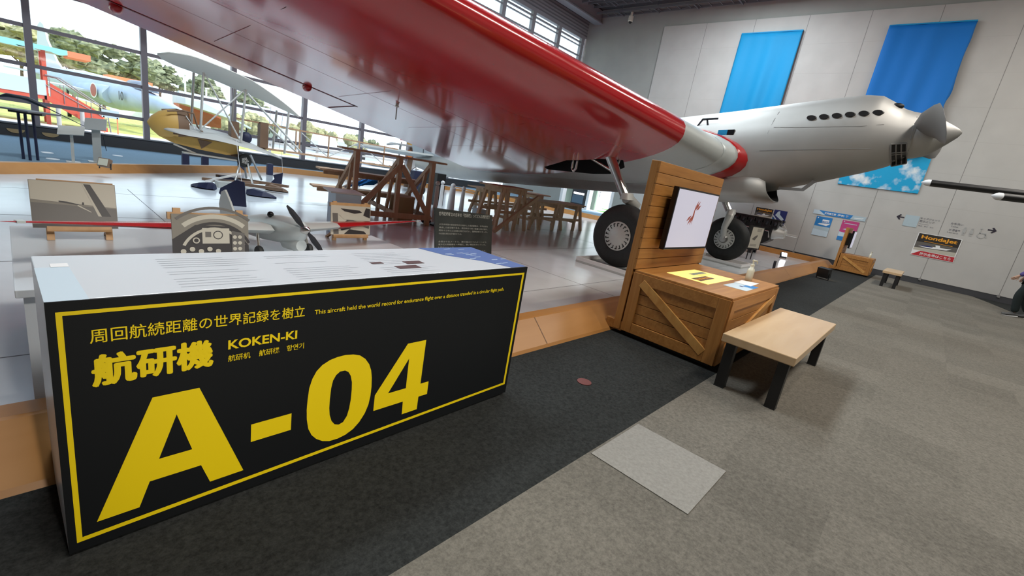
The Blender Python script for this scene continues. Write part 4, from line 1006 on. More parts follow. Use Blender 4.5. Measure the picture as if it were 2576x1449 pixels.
def wtext(label, lines):
    q = MB()
    for s_, y, z, w_, h_ in lines: text(q, s_, wp(y, z, .001), WU, ZU, .1, bold=.008, width=w_, height=h_)
    tag(q.build('wall_lettering', 'sign_text_grey'), label, 'lettering', 'wall lettering')
wtext('grey wall lettering pointing to the jet area, above the jet poster', [('キッズジェット', .43, 1.865, .44, .055), ('展示エリア', .43, 1.775, .34, .06), ('Kids jet exhibit', .42, 1.715, .22, .025), ('展示   展示   전시', .42, 1.655, .34, .03)])
wtext('grey wall lettering for the washrooms beside the pictograms', [('お手洗い', -.25, 1.845, .26, .06), ('Toilet', -.27, 1.78, .16, .03), ('2F 図書室', -.26, 1.665, .24, .06), ('Library', -.24, 1.60, .24, .035)])
t = thing('washroom_pictogram', 'faint grey washroom pictograms between lettering and arrow', 'pictogram', (PX, -.75, 1.6))
def man(y, z, s_, skirt=False):
    q = MB()
    q.poly([(.045*math.cos(2*PI*k_/14)*s_, (.42+.045*math.sin(2*PI*k_/14))*s_) for k_ in range(14)], wp(y, z, .002), WU, ZU)
    q.poly([(a*s_, b_*s_) for a, b_ in ([(-.09, .12), (.09, .12), (.05, .36), (-.05, .36)] if skirt else [(-.07, .14), (.07, .14), (.07, .36), (-.07, .36)])], wp(y, z, .002), WU, ZU)
    for sg in (-1, 1): q.poly([(sg*.035*s_-.02*s_, 0), (sg*.035*s_+.02*s_, 0), (sg*.035*s_+.02*s_, .14*s_), (sg*.035*s_-.02*s_, .14*s_)], wp(y, z, .002), WU, ZU)
    q.build('figure', 'icon_grey', t)
man(-.58, 1.60, .5); man(-.73, 1.60, .5, True)
q = MB(); q.poly(arc(0, .09, .085, 120, 400, .02), wp(-.94, 1.58, .002), WU, ZU); q.poly([(-.05, .14), (.06, .14), (.10, .03), (.12, .04), (.08, .165), (-.03, .165), (-.03, .24), (-.05, .24)], wp(-.94, 1.58, .002), WU, ZU); q.poly(circ(-.04, .27, .022), wp(-.94, 1.58, .002), WU, ZU); q.build('wheelchair_figure', 'icon_grey', t)
q = MB(); q.box((PX-.01, -2.6, 2.37), (PX, -2.05, 2.60)); tag(q.build('white_card', 'white'), 'plain white card high on the wall near the dark rotor blades', 'card')

# ------------------------------------------------------------------ engine exhibit near the end wall
EX, EY = 15.4, 3.35
t = thing('engine_exhibit', 'black inline aircraft engine on a dark stand before the end wall', 'engine', (EX, EY+.4, .04))
q = MB(); q.poly([(-1.2, .10), (-1.0, .0), (-.3, .0), (-.12, .14), (-.12, .52), (-.25, .62), (-1.2, .62)], (EX-.26, EY, .38), (0, -1, 0), (0, 0, 1), t=.52); q.build('crankcase', 'black', t, bevel=.02)
q = MB(); q.box((EX-.2, EY+.35, .40), (EX+.2, EY+1.25, .66)); q.build('oil_sump', 'black', t, bevel=.03)
for sd, nm in ((-1, 'cylinder_bank'), (1, 'cylinder_bank')):
    q = MB()
    for k_ in range(6):
        c = Vector((EX+sd*.18, EY+1.20-.22*k_, .99)); q.box((c.x-.1, c.y-.09, c.z-.12), (c.x+.1, c.y+.09, c.z+.10))
    q.box((EX+sd*.18-.07, EY-.05, 1.08), (EX+sd*.18+.07, EY+1.32, 1.14)); q.build(nm, 'black', t, bevel=.012)
for k_ in range(6):
    q = MB(); q.tube([(EX-.29, EY+1.20-.22*k_, .98), (EX-.36, EY+1.17-.22*k_, .99), (EX-.40, EY+1.15-.22*k_, 1.05)], .035, 10); q.build('exhaust_pipe', 'metal_dark', t, smooth=True)
q = MB(); q.tube([(EX-.29, EY+1.2, .80), (EX-.30, EY+.2, .78), (EX-.28, EY+.15, .6)], .02, 8); q.build('silver_pipe', 'steel', t)
q = MB(); q.lathe((EX, EY+.22, .78), (0, -1, -.02), [(0, .24), (.1, .23), (.28, .16), (.40, .14), (.43, .11), (.43, .035), (.72, .03), (.74, .0)], 28); q.build('gear_case', 'hub_paint', t, smooth=True, angle=35)
q = MB(); q.sphere((EX-.02, EY+.16, 1.02), .1, sc=(1, 1.2, 1)); q.tube([(EX-.1, EY+.1, 1.05), (EX-.14, EY-.1, 1.04), (EX-.12, EY-.2, .94), (EX-.1, EY-.1, .86)], .008, 6); q.build('magneto', 'hub_paint', t, smooth=True)
q = MB(); q.box((EX-.34, EY+.45, .40), (EX-.22, EY+1.25, .52)); q.box((EX+.22, EY+.45, .40), (EX+.34, EY+1.25, .52))
for a in (-.26, .26):
    for b_ in (.55, 1.15): q.box((EX+a-.05, EY+b_-.05, .04), (EX+a+.05, EY+b_+.05, .55))
q.box((EX-.3, EY+.5, .12), (EX+.3, EY+1.2, .18)); q.build('stand', 'black', t, bevel=.005)
t = thing('label_stand', 'upright beige label on thin dark legs standing before the engine', 'label stand', (13.0, 3.35, .04))
q = MB(); q.obox((13.02, 3.34, .62), .60, .03, .60, (.93, -.36, 0), (.36, .93, 0)); q.build('frame', 'black', t)
q = MB(); q.poly([(-.17, -.27), (.27, -.27), (.27, .27), (-.17, .27)], Vector((13.02, 3.34, .62))-Vector((.36, .93, 0))*.017, (.93, -.36, 0), ZU); pl = q.build('label_card', 'photo_pale', t)
q = MB(); q.m = 0; q.poly([(-.1, -.04), (.02, -.07), (.1, .05), (.07, .08), (-.03, .02)], Vector((13.02, 3.34, .62))-Vector((.36, .93, 0))*.018, (.93, -.36, 0), ZU)
for k_ in range(7): q.poly([(.02, .23-.02*k_), (.2, .23-.02*k_), (.2, .238-.02*k_), (.02, .238-.02*k_)] if k_ < 4 else [(-.12, -.10-.02*k_), (.14, -.10-.02*k_), (.14, -.092-.02*k_), (-.12, -.092-.02*k_)], Vector((13.02, 3.34, .62))-Vector((.36, .93, 0))*.018, (.93, -.36, 0), ZU)
q.build('print', 'photo_mid', pl)
for sg in (-.07, .1):
    q = MB(); q.cyl(Vector((13.02, 3.34, .35))+Vector((.93, -.36, 0))*sg, Vector((13.02, 3.34, .04))+Vector((.93, -.36, 0))*sg, .014, 8); q.build('leg', 'black', t)

# ------------------------------------------------------------------ helicopter rotor reaching in from the side
t = thing('helicopter', 'dark long rotor blades with pale tips reaching in before the end wall', 'helicopter', (12.2, -4.2, 0))
def blade(a, b_, nm):
    a, b_ = Vector(a), Vector(b_); d = (b_-a).normalized(); s_ = d.cross(ZU).normalized(); q = MB(); rr = []
    for f_, w_, mi in ((0, .015, 1), (.012, .09, 1), (.02, .12, 1), (.03, .14, 0), (.5, .15, 0), (1, .15, 0)):
        c = a.lerp(b_, f_); rr.append([c+s_*w_*math.cos(2*PI*k_/16)*.9+ZU*(.062*math.sin(2*PI*k_/16)*min(1, w_/.12)) for k_ in range(16)])
    q.m = 1; q.loft(rr[:4]); q.m = 0; q.loft(rr[3:]); 
    return q.build('rotor_blade', ['black', 'white'], t, smooth=True, angle=60)
blade((12.0, .48, 2.365), (12.2, -4.2, 2.36), 1); blade((11.2, -.50, 2.205), (12.2, -4.2, 2.30), 2)
q = MB(); q.tube([(12.2, -4.2, 1.6), (12.2, -4.2, 2.5)], .07, 16); q.lathe((12.2, -4.2, 2.25), (0, 0, 1), [(0, .08), (.02, .25), (.14, .25), (.17, .08)], 20, True); q.build('rotor_mast', 'metal_dark', t, smooth=True, angle=40)
q = MB(); q.loft([[Vector((12.2+x, -4.2+h*math.cos(2*PI*k_/20), 1.15+.62*h/.7*math.sin(2*PI*k_/20))) for k_ in range(20)] for x, h in ((-2.1, .05), (-1.9, .4), (-1.2, .7), (0, .72), (.8, .45), (2.5, .18), (4.2, .08))]); q.build('cabin', 'metal_dark', t, smooth=True)
for sg in (-1, 1):
    q = MB(); q.tube([(10.6, -4.2+sg*.9, .12), (10.8, -4.2+sg*.9, .03), (13.4, -4.2+sg*.9, .03)], .035, 10)
    for x in (11.3, 12.9): q.tube([(x, -4.2+sg*.9, .04), (x, -4.2+sg*.35, .75)], .03, 8)
    q.build('skid', 'steel', t, smooth=True)

# ------------------------------------------------------------------ visitor at the picture edge
def person():
    t = thing('person', 'person in a purple jacket and dark trousers walking by the end wall', 'person', (14.95, -1.83, 0))
    P0 = Vector((14.95, -1.83, 0)); fwd = Vector((-.35, .94, 0)).normalized(); sd = Vector((fwd.y, -fwd.x, 0))
    J = {'pelvis': (0, 0, .90), 'waist': (0, .0, 1.05), 'chest': (0, .02, 1.28), 'neck': (0, .03, 1.42), 'head0': (0, .05, 1.50),
         'hl': (-.09, .02, .80), 'kl': (-.10, .16, .48), 'al': (-.10, .10, .09), 'tl': (-.10, .26, .05), 'hr': (.09, -.01, .80), 'kr': (.10, -.02, .47), 'ar': (.10, -.22, .12), 'tr': (.10, -.08, .04),
         'sl': (-.18, .01, 1.37), 'el': (-.25, .14, 1.12), 'wl': (-.25, .36, .90), 'sr': (.18, .01, 1.37), 'er': (.26, -.10, 1.12), 'wr': (.27, .0, .88)}
    w_ = lambda p: P0+sd*p[0]+fwd*p[1]+ZU*p[2]
    def skin(name, edges, rad_, m_, root, sub=2):
        ks = []; 
        for a, b_ in edges:
            for k_ in (a, b_):
                if k_ not in ks: ks.append(k_)
        me = bpy.data.meshes.new(name); me.from_pydata([w_(J[k_])-t.location for k_ in ks], [(ks.index(a), ks.index(b_)) for a, b_ in edges], [])
        o = bpy.data.objects.new(name, me); COL.objects.link(o); o.parent = t
        md = o.modifiers.new('skin', 'SKIN')
        for i, k_ in enumerate(ks):
            r_ = rad_[k_]; me.skin_vertices[0].data[i].radius = r_ if isinstance(r_, tuple) else (r_, r_)
            me.skin_vertices[0].data[i].use_root = (k_ == root)
        md.use_smooth_shade = True
        s_ = o.modifiers.new('sub', 'SUBSURF'); s_.levels = sub; s_.render_levels = sub
        me.materials.append(MT[m_]); return o
    J['fl'] = (-.10, .20, .05); J['fr'] = (.10, -.10, .06)
    skin('body', [('pelvis', 'waist'), ('waist', 'chest'), ('chest', 'neck'), ('neck', 'head0'), ('pelvis', 'hl'), ('hl', 'kl'), ('kl', 'al'), ('pelvis', 'hr'), ('hr', 'kr'), ('kr', 'ar'), ('chest', 'sl'), ('sl', 'el'), ('el', 'wl'), ('chest', 'sr'), ('sr', 'er'), ('er', 'wr')],
         dict(pelvis=(.13, .10), waist=(.12, .09), chest=(.14, .10), neck=.055, head0=.05, hl=.085, kl=.055, al=.038, hr=.085, kr=.055, ar=.038, sl=.055, el=.04, wl=.026, sr=.055, er=.04, wr=.026), 'skin', 'pelvis')
    skin('jacket', [('waist', 'chest'), ('chest', 'neck'), ('chest', 'sl'), ('sl', 'el'), ('el', 'wl'), ('chest', 'sr'), ('sr', 'er'), ('er', 'wr'), ('pelvis', 'waist')], dict(pelvis=(.165, .125), waist=(.15, .12), chest=(.17, .125), neck=.075, sl=.075, el=.062, wl=.048, sr=.075, er=.062, wr=.048), 'purple_cloth', 'chest')
    skin('trousers', [('pelvis', 'hl'), ('hl', 'kl'), ('kl', 'al'), ('pelvis', 'hr'), ('hr', 'kr'), ('kr', 'ar')], dict(pelvis=(.145, .115), hl=.105, kl=.085, al=.07, hr=.105, kr=.085, ar=.07), 'dark_cloth', 'pelvis')
    for s_ in ('l', 'r'):
        q = MB(); a = w_(J['a'+s_]); tt = w_(J['t'+s_]); d = (tt-a); d.z *= .6; d.normalize(); n_ = d.cross(ZU).normalized(); rr = []
        for f_, w1, h1 in ((-.08, .02, .03), (-.06, .04, .05), (.03, .045, .06), (.10, .05, .04), (.17, .045, .03), (.20, .02, .018)):
            c = a+d*f_; c.z = max(0.0, min(a.z, tt.z)-.04)+h1*.7+.004; rr.append([c+n_*w1*math.cos(2*PI*k_/14)+ZU*h1*.7*math.sin(2*PI*k_/14) for k_ in range(14)])
        q.loft(rr); sh_ = q.build('sneaker', 'sneaker', t, smooth=True)
        q = MB(); q.obox(a+d*.06-ZU*(a.z-max(0.006, min(a.z, tt.z)-.034)), .26, .085, .02, d, n_, d.cross(n_)*-1); q.build('sole', 'white', sh_, bevel=.006)
    c = w_((0, .07, 1.60)); q = MB(); q.sphere(c, .1, 20, 14, (.82, .95, 1.16)); q.tube([c+fwd*.08+ZU*.01, c+fwd*.118-ZU*.02], [.012, .016], 8)
    for sg in (-1, 1): q.sphere(c+sd*sg*.083, .022, 8, 6, (.5, .8, 1.3))
    q.build('head', 'skin', t, smooth=True)
    q = MB()
    for sg in (-1, 1): q.sphere(c+fwd*.088+sd*sg*.032+ZU*.015, .010, 8, 6)
    q.obox(c+fwd*.09-ZU*.052, .008, .04, .008, fwd, sd); q.build('eyes_and_mouth', 'hair', t)
    q = MB(); q.sphere(c-fwd*.016+ZU*.025, .108, 20, 14, (.86, .95, 1.08)); 
    for v in q.v:
        if (v-c).dot(fwd) > .055 and v.z < c.z+.06: v -= fwd*.05
    q.build('hair', 'hair', t, smooth=True)
    for s_, k_ in (('l', -1), ('r', 1)):
        wv = w_(J['w'+s_]); e_ = w_(J['e'+s_]); d = (wv-e_).normalized(); n_ = sd
        q = MB(); b2 = d.cross(n_).normalized(); q.loft([[wv+d*f_+n_*.014*math.cos(2*PI*j/12)*k2+b2*.03*k2*math.sin(2*PI*j/12) for j in range(12)] for f_, k2 in ((-.02, .8), (.02, 1), (.06, 1.1), (.085, .9))])
        for j in range(4):
            o_ = wv+d*.08+b2*(-.026+.0175*j); L = (.062, .072, .068, .052)[j]; q.tube([o_, o_+d*L*.5+n_*-.006*k_, o_+d*L*.85-n_*k_*.022], [.009, .0085, .007], 8)
        q.tube([wv+d*.03+b2*.028, wv+d*.06+b2*.052, wv+d*.09+b2*.055], [.011, .010, .008], 8); q.build('hand', 'skin', t, smooth=True)
person()

# ------------------------------------------------------------------ stepped wooden work stand by the model table
u = Vector((.972, -.234, 0)); v_ = Vector((.234, .972, 0)); P0 = Vector((3.83, 7.05, .04))
def sv(a, b_, z): return P0+u*a+v_*b_+ZU*z
t = thing('work_stand', 'stepped brown timber work stand with a large front A-brace', 'stand', tuple(P0))
PA = (0, .72, 1.32)
q = MB(); q.beam(sv(-.26, .10, 1.14), sv(1.56, .10, 1.14), .34, .03); q.build('top_plank', 'trestle_wood', t)
q = MB(); q.beam(sv(-.40, .95, .72), sv(1.45, .95, .72), .38, .03); q.build('step_plank', 'trestle_wood', t)
q = MB(); q.beam(sv(-.40, 1.45, .36), sv(1.45, 1.45, .36), .36, .03); q.build('step_plank', 'trestle_wood', t)
for a in PA:
    q = MB(); q.beam(sv(a, 0, 0), sv(a, 0, 1.125), .085, .07, u); q.build('front_post', 'trestle_wood', t)
    q = MB(); q.beam(sv(a, .04, 1.10), sv(a, 1.75, .0), .075, .06, u); q.build('slanted_leg', 'trestle_wood', t)
    q = MB(); q.beam(sv(a, .55, .0), sv(a, .28, .92), .06, .05, u); q.build('inner_leg', 'trestle_wood', t)
    q = MB(); q.beam(sv(a, 1.0, 0), sv(a, 1.0, .70), .07, .06, u); q.build('rear_post', 'trestle_wood', t)
    q = MB(); q.beam(sv(a, -.02, .16), sv(a, 1.5, .16), .04, .08, ZU); q.build('side_rail', 'trestle_wood', t)
    q = MB(); q.poly([(0, 0), (.12, 0), (.0, -.18)], sv(a, .02, 1.12)+u*.03, v_, ZU, t=.06); q.build('gusset', 'trestle_wood', t)
q = MB(); q.beam(sv(0.02, -.045, .18), sv(.72, -.045, 1.0), .03, .085, (.3, 1, 0) if 0 else (0, 0, 1)); q.build('diagonal_brace', 'trestle_wood', t)
q = MB(); q.beam(sv(1.36, -.045, .12), sv(.74, -.045, 1.0), .03, .085); q.build('diagonal_brace', 'trestle_wood', t)
q = MB(); q.beam(sv(-.04, -.05, .15), sv(1.36, -.05, .15), .03, .09); q.build('bottom_rail', 'trestle_wood', t)
for z, b_ in ((.66, .98), (.30, 1.45)):
    q = MB(); q.beam(sv(-.3, b_, z), sv(1.4, b_, z), .05, .06); q.build('cross_rail', 'trestle_wood', t)
# things stored around it
q = MB(); c = Vector((4.929, 7.30, .04)); q.lathe(c, (0, 0, 1), [(0, .22), (.012, .225), (.40, .225), (.41, .232), (.44, .232), (.445, .21), (.43, .0)], 32); o = q.build('cardboard_drum', 'cardboard', smooth=True, angle=40); tag(o, 'round brown cardboard drum under the work stand', 'drum')
t = thing('cabinet_box', 'pale grey cabinet box standing before the timber work stand', 'box', (3.12, 6.05, .04))
q = MB(); q.obox((3.12, 6.0, .33), .34, .42, .56, (.97, -.22, 0), (.22, .97, 0)); q.build('body', 'poster_pale', t, bevel=.004)
q = MB(); q.obox((3.10, 6.0, .625), .44, .48, .02, (.97, -.22, 0), (.22, .97, 0)); q.build('lid', 'off_white', t)
q = MB(); q.obox((3.12, 6.0, .05), .30, .38, .02, (.97, -.22, 0), (.22, .97, 0)); q.build('base', 'black', t)
q = MB(); random.seed(11)
for k_ in range(7):
    a = sv(.18+.05*k_, 1.42+random.uniform(-.1, .1), .40+.012*k_); b_ = sv(.75+.03*k_, 1.40+random.uniform(-.1, .1), .52+.02*k_); q.tube([a, a.lerp(b_, .5)+ZU*.05, b_], [.02, .045, .02], 8)
tag(q.build('blue_tarp', 'banner_deep', smooth=True), 'crumpled blue tarpaulin on the lower step of the work stand', 'tarpaulin')
for k_, (a, b_) in enumerate(((.1, .55), (.15, .62), (.2, .68))):
    q = MB(); q.cyl(sv(a, 1.30+.03*k_, .40+.01*k_), sv(b_, 1.30+.03*k_, .68+.01*k_), .014, 8); tag(q.build('white_pipe', 'white'), 'thin white pipe leaning beside the blue tarpaulin', 'pipe', 'white pipes by the tarpaulin')
t = thing('speaker_tower', 'tall black loudspeaker standing behind the timber work stand', 'loudspeaker', (7.62, 9.75, .04))
q = MB(); q.box((7.48, 9.62, .04), (7.76, 9.9, .86)); q.build('cabinet', 'black', t, bevel=.004)
q = MB(); q.lathe((7.62, 9.62, .62), (0, -1, 0), [(0, .09), (.006, .09), (.004, .03), (.008, 0)], 20); q.build('driver', 'metal_dark', t)
q = MB(); q.lathe((5.45, 6.75, .04), (0, 0, 1), [(0, .20), (.03, .20), (.05, .16), (.06, .05), (.1, .04), (.1, 0)], 24); tag(q.build('black_base', 'black', smooth=True, angle=30), 'round black weighted base at the foot of the work stand', 'base')
q = MB(); q.sphere((5.28, 6.98, .085), .10, 12, 8, (1.1, .8, .45)); tag(q.build('dark_bundle', 'navy', smooth=True), 'dark blue cloth bundle at the foot of the work stand', 'bundle')

# white bollards
for k_, (x, y, h, r_, l_) in enumerate(((5.54, 7.09, .76, .042, 'slim white ball-topped post nearest the work stand'), (7.5, 9.40, .62, .05, 'white ball-topped post beside the black loudspeaker'), (7.56, 9.05, .60, .085, 'thickest white ball-topped post in the cluster'), (8.02, 9.62, .56, .05, 'white ball-topped post furthest back in the cluster'), (7.98, 9.12, .55, .055, 'white ball-topped post just past the thickest one'), (8.39, 9.05, .53, .05, 'white ball-topped post at the trestle end of the cluster'))):
    t = thing('ball_post', l_, 'post', (x, y, .04), group='white ball-topped posts')
    q = MB(); q.lathe((x, y, .04), (0, 0, 1), [(0, r_*1.1), (h-.06, r_*.85), (h-.05, r_*.6)], 18, True); q.build('shaft', 'white', t, smooth=True, angle=40)
    q = MB(); q.sphere((x, y, .04+h), r_*1.05 if r_ < .08 else .06); q.build('ball', 'white', t, smooth=True)
q = MB(); q.tube([(7.5, 9.4, .60), (7.78, 9.5, .575), (8.02, 9.62, .55), (8.2, 9.35, .54), (8.39, 9.05, .52)], .008, 6); tag(q.build('white_rope', 'white', smooth=True), 'thin white rope strung between the ball-topped posts', 'rope')

# far trestle tables under the aircraft
def trestle(label, x0, x1, y, z, dep, frames):
    t = thing('trestle', label, 'trestle', (x0, y, .04), group='timber trestles under the aircraft')
    q = MB(); q.box((x0, y-dep*.5, z-.03), (x1, y+dep*.5, z)); q.build('top_board', 'pale_trestle_wood', t)
    for x in frames:
        for sg in (-1, 1):
            q = MB(); q.beam((x-.05, y+sg*dep*.42, z-.03), (x-.20, y+sg*dep*.55, .04), .06, .06, (0, 1, 0)); q.build('leg', 'pale_trestle_wood', t)
            q = MB(); q.beam((x+.05, y+sg*dep*.42, z-.03), (x+.16, y+sg*dep*.55, .04), .06, .06, (0, 1, 0)); q.build('leg', 'pale_trestle_wood', t)
        q = MB(); q.beam((x-.12, y-dep*.5, .26), (x-.12, y+dep*.5, .26), .05, .06); q.build('rung', 'pale_trestle_wood', t)
        q = MB(); q.box((x-.11, y-dep*.46, z-.13), (x+.11, y+dep*.46, z-.03)); q.build('gusset', 'pale_trestle_wood', t)
    for sg in (-1, 1):
        q = MB(); q.beam((x0+.1, y+sg*dep*.5, z*.45), (x1-.1, y+sg*dep*.5, z*.45), .03, .06); q.build('rail', 'pale_trestle_wood', t)
    return t
trestle('higher pale timber trestle next to the white ball-topped posts', 6.55, 7.62, 6.75, .93, .55, (6.8, 7.35))
trestle('long low pale timber trestle reaching towards the near wheel', 7.70, 10.0, 6.95, .69, .62, (8.05, 8.9, 9.75))
trestle('middle pale timber trestle behind the higher one', 7.9, 10.6, 8.6, .72, .6, (8.3, 10.2))
q = MB(); q.beam((6.35, 6.22, .06), (7.75, 6.40, .80), .05, .075); tag(q.build('timber_plank', 'pale_trestle_wood'), 'loose timber plank leaning against the trestle', 'plank')
q = MB(); q.box((6.9, 7.3, .04), (7.12, 7.5, .30)); q.box((6.88, 7.28, .30), (7.14, 7.52, .33)); tag(q.build('grey_bucket', 'poster_pale'), 'small pale grey box between posts and trestle', 'box')

# ------------------------------------------------------------------ pedal seaplane on its cradle
t = thing('pedal_seaplane', 'cream and yellow two-winged pedal aircraft on struts in front of the window', 'aircraft', (3.3, 10.8, .04))
def leafwing(name, a, b_, ch, tilt, yc, m_):
    a = Vector((a[0], yc, a[1])); b_ = Vector((b_[0], yc, b_[1])); q = MB(); rr = []; ty = Vector((0, -math.cos(tilt), math.sin(tilt)))
    N = 22
    for k_ in range(N+1):
        f_ = k_/N; c = ch*(min(1, (f_/.16)**.5) if f_ < .16 else 1)*(1 if f_ < .55 else max(.02, ((1-f_)/.45)**.75)); th = .02+.02*c; c = max(c, .02)
        p = a.lerp(b_, f_)+Vector((0, 0, .10*math.sin(PI*f_)))
        rr.append([p+ty*c*.5*math.cos(2*PI*j/18)+ZU*(th*math.sin(2*PI*j/18)+.05*c*math.sin(2*PI*j/36)) for j in range(18)])
    q.loft(rr); return q.build(name, m_, t, smooth=True, angle=70)
uw = leafwing('upper_wing', (1.94, 2.20), (4.42, 1.62), 1.15, rad(10), 10.8, 'fabric_white')
lw = leafwing('lower_wing', (1.93, .96), (4.05, .68), .85, rad(-9), 10.7, 'fabric_wing')
for a, b_ in (((2.55, 2.05), (2.49, 1.02)), ((3.25, 1.92), (3.17, .92)), ((4.07, 1.66), (4.0, .80))):
    for yy in (10.45, 11.1):
        q = MB(); q.tube([(a[0], yy, a[1]), (b_[0], yy-.03, b_[1])], .022, 8); q.build('wing_strut', 'hub_paint', t)
for a, b_ in (((2.57, 2.02), (3.15, .95)), ((3.27, 1.85), (4.36, .87)), ((2.5, 1.05), (3.22, 1.9))):
    q = MB(); q.tube([(a[0], 10.42, a[1]), (b_[0], 10.42, b_[1])], .014 if a[0] != 3.27 else .02, 6); q.build('bracing_strut', 'hub_paint', t)
for x, z in ((3.45, 1.85), (3.95, 1.72), (4.2, 1.62), (4.33, 1.6)):
    q = MB(); q.tube([(x, 11.1, z), (x-.05, 11.1, .85)], .005, 5); q.build('bracing_wire', 'steel', t)
q = MB(); q.lathe((2.18, 10.8, 1.02), (-1, 0, 0), [(0, .30), (.1, .285), (.25, .22), (.36, .12), (.42, .01)], 26)
for p in q.v: p.y = 10.8+(p.y-10.8)*.85
q.build('nose_fairing', 'ply_yellow', t, smooth=True)
q = MB(); q.lathe((2.18, 10.8, 1.02), (1, 0, 0), [(0, .30), (.17, .29), (.17, .26), (0, .27)], 26)
for p in q.v: p.y = 10.8+(p.y-10.8)*.85
q.build('cockpit_hoop', 'ply_brown', t, smooth=True, angle=40)
for yy in (10.58, 11.02):
    q = MB(); q.tube([(2.02, yy, 1.27), (2.25, yy, 1.32), (2.42, yy, 1.30), (2.48, yy, 1.08), (2.58, yy, .97)], .016, 8); q.build('cabin_tube', 'ply_brown', t)
    q = MB(); q.tube([(2.3, yy, 1.24), (2.42, yy, 1.05), (2.55, yy, .86)], .008, 6); q.build('cabin_wire', 'steel', t)
q = MB(); q.loft([[Vector((x, 10.8+sy*w_, z)) for sy, z in ((-1, zt_), (1, zt_), (1, zb_), (-1, zb_))] for x, w_, zt_, zb_ in ((1.98, .10, .92, .80), (2.12, .2, .90, .72), (2.5, .22, .86, .66), (2.97, .2, .86, .62), (3.2, .12, .86, .66))]); hl = q.build('hull', 'ply_yellow', t)
q = MB(); q.poly([(2.48, .85), (2.72, .83), (2.54, .68)], (0, 10.565, 0), (1, 0, 0), (0, 0, 1), t=.01); q.build('hull_patch', 'ply_brown', hl)
q = MB(); q.beam((2.1, 10.56, .90), (3.3, 10.56, .86), .03, .04); q.beam((2.1, 11.04, .90), (3.3, 11.04, .86), .03, .04); q.build('gunwale', 'ply_brown', hl)
q = MB(); q.beam((2.26, 10.66, .57), (3.2, 10.66, .53), .16, .025); q.beam((2.12, 10.66, .70), (2.5, 10.66, .56), .03, .03); q.build('keel_board', 'off_white', t)
q = MB(); q.lathe((3.29, 10.55, .55), (0, 1, 0), [(0, .06), (0, .11), (.03, .135), (.07, .135), (.1, .11), (.1, .06)], 26); wy = q.build('wheel', 'rubber', t, smooth=True)
q = MB(); q.lathe((3.29, 10.56, .55), (0, 1, 0), [(0, .0), (0, .075), (.08, .075), (.08, 0)], 20)
for k_ in range(5): q.beam((3.29, 10.55, .55), (3.29+.07*math.cos(k_*1.257), 10.55, .55+.07*math.sin(k_*1.257)), .01, .02)
q.build('wheel_rim', 'hub_paint', wy)
# seat, mast and tail boom truss
q = MB(); q.box((3.08, 10.7, .60), (3.22, 10.9, 1.28)); q.build('wooden_mast', 'ply_brown', t)
q = MB(); q.box((3.62, 10.72, .85), (3.78, 10.88, 1.36)); q.build('wooden_mast', 'ply_brown', t)
q = MB(); q.sphere((3.38, 10.8, 1.0), .11, 12, 8, (1, .9, 1.1)); q.tube([(3.38, 10.8, 1.1), (3.38, 10.8, 1.2)], .01, 6); q.build('pedal_crank', 'navy', t, smooth=True)
q = MB(); q.beam((3.2, 10.8, 1.35), (7.0, 10.8, 1.28), .03, .03); q.build('boom_rail', 'trestle_wood', t)
q = MB(); q.beam((3.3, 10.8, .84), (7.0, 10.8, .81), .03, .04); q.build('boom_rail', 'trestle_wood', t)
for x in (4.38, 4.46, 5.13, 5.9, 6.6):
    q = MB(); q.beam((x, 10.8, .83), (x, 10.8, 1.31), .025, .025); q.build('boom_post', 'trestle_wood', t)
for a, b_ in (((3.78, 1.30), (4.40, .86)), ((4.5, 1.28), (5.1, .86)), ((5.16, .86), (5.86, 1.27)), ((5.93, 1.25), (6.6, .85))):
    q = MB(); q.tube([(a[0], 10.8, a[1]), (b_[0], 10.8, b_[1])], .012 if a[0] > 4 else .022, 6); q.build('boom_brace', 'hub_paint', t)
# support pyramid and floor cradle
for a, b_ in (((3.28, 10.7, .66), (3.10, 10.5, .14)), ((3.34, 10.7, .66), (3.34, 10.25, .14)), ((3.36, 10.9, .66), (3.52, 11.2, .14)), ((3.5, 10.9, .66), (3.78, 11.05, .14))):
    q = MB(); q.tube([a, b_], .022, 8); q.build('support_leg', 'steel', t)
q = MB(); q.beam((2.55, 10.55, .12), (3.75, 9.75, .12), .09, .05); q.beam((3.0, 11.35, .12), (4.1, 10.4, .12), .09, .05); q.beam((2.75, 10.4, .12), (3.9, 10.9, .10), .08, .05); q.build('cradle_beam', 'ply_brown', t)
q = MB(); q.box((2.66, 9.95, .04), (3.05, 10.2, .15)); q.build('cradle_crate', 'hub_paint', t)
def fl(x, y, a, L, m_='navy', z=.04):
    d = Vector((math.cos(a), math.sin(a), 0)); n_ = Vector((-d.y, d.x, 0)); c = Vector((x, y, z)); q = MB()
    q.loft([[c+d*f_*L+n_*w_*.11+ZU*.02, c+d*f_*L+ZU*.0, c+d*f_*L-n_*w_*.11+ZU*.02, c+d*f_*L-n_*w_*.06+ZU*h_, c+d*f_*L+n_*w_*.06+ZU*h_] for f_, w_, h_ in ((-.5, .5, .10), (-.3, 1, .13), (.1, 1, .10), (.4, .5, .06), (.55, .05, .03))]); q.build('float', m_, t)
fl(2.36, 9.72, 2.3, .42); fl(3.12, 9.12, -.65, .48); fl(3.75, 10.1, -.7, .42, 'ply_brown'); fl(3.2, 11.0, -.5, .5)
q = MB(); q.obox((2.85, 10.35, .20), .62, .16, .035, (.84, -.4, .36), (.42, .9, 0), (-.3, .1, .93)); q.build('cradle_panel', 'white', t)
def fin(pts, o, uu, label):
    q = MB(); q.poly(pts, o, uu, ZU, t=.03); tag(q.build('rudder_fin', 'navy'), label, 'fin', 'dark fins on the platform')
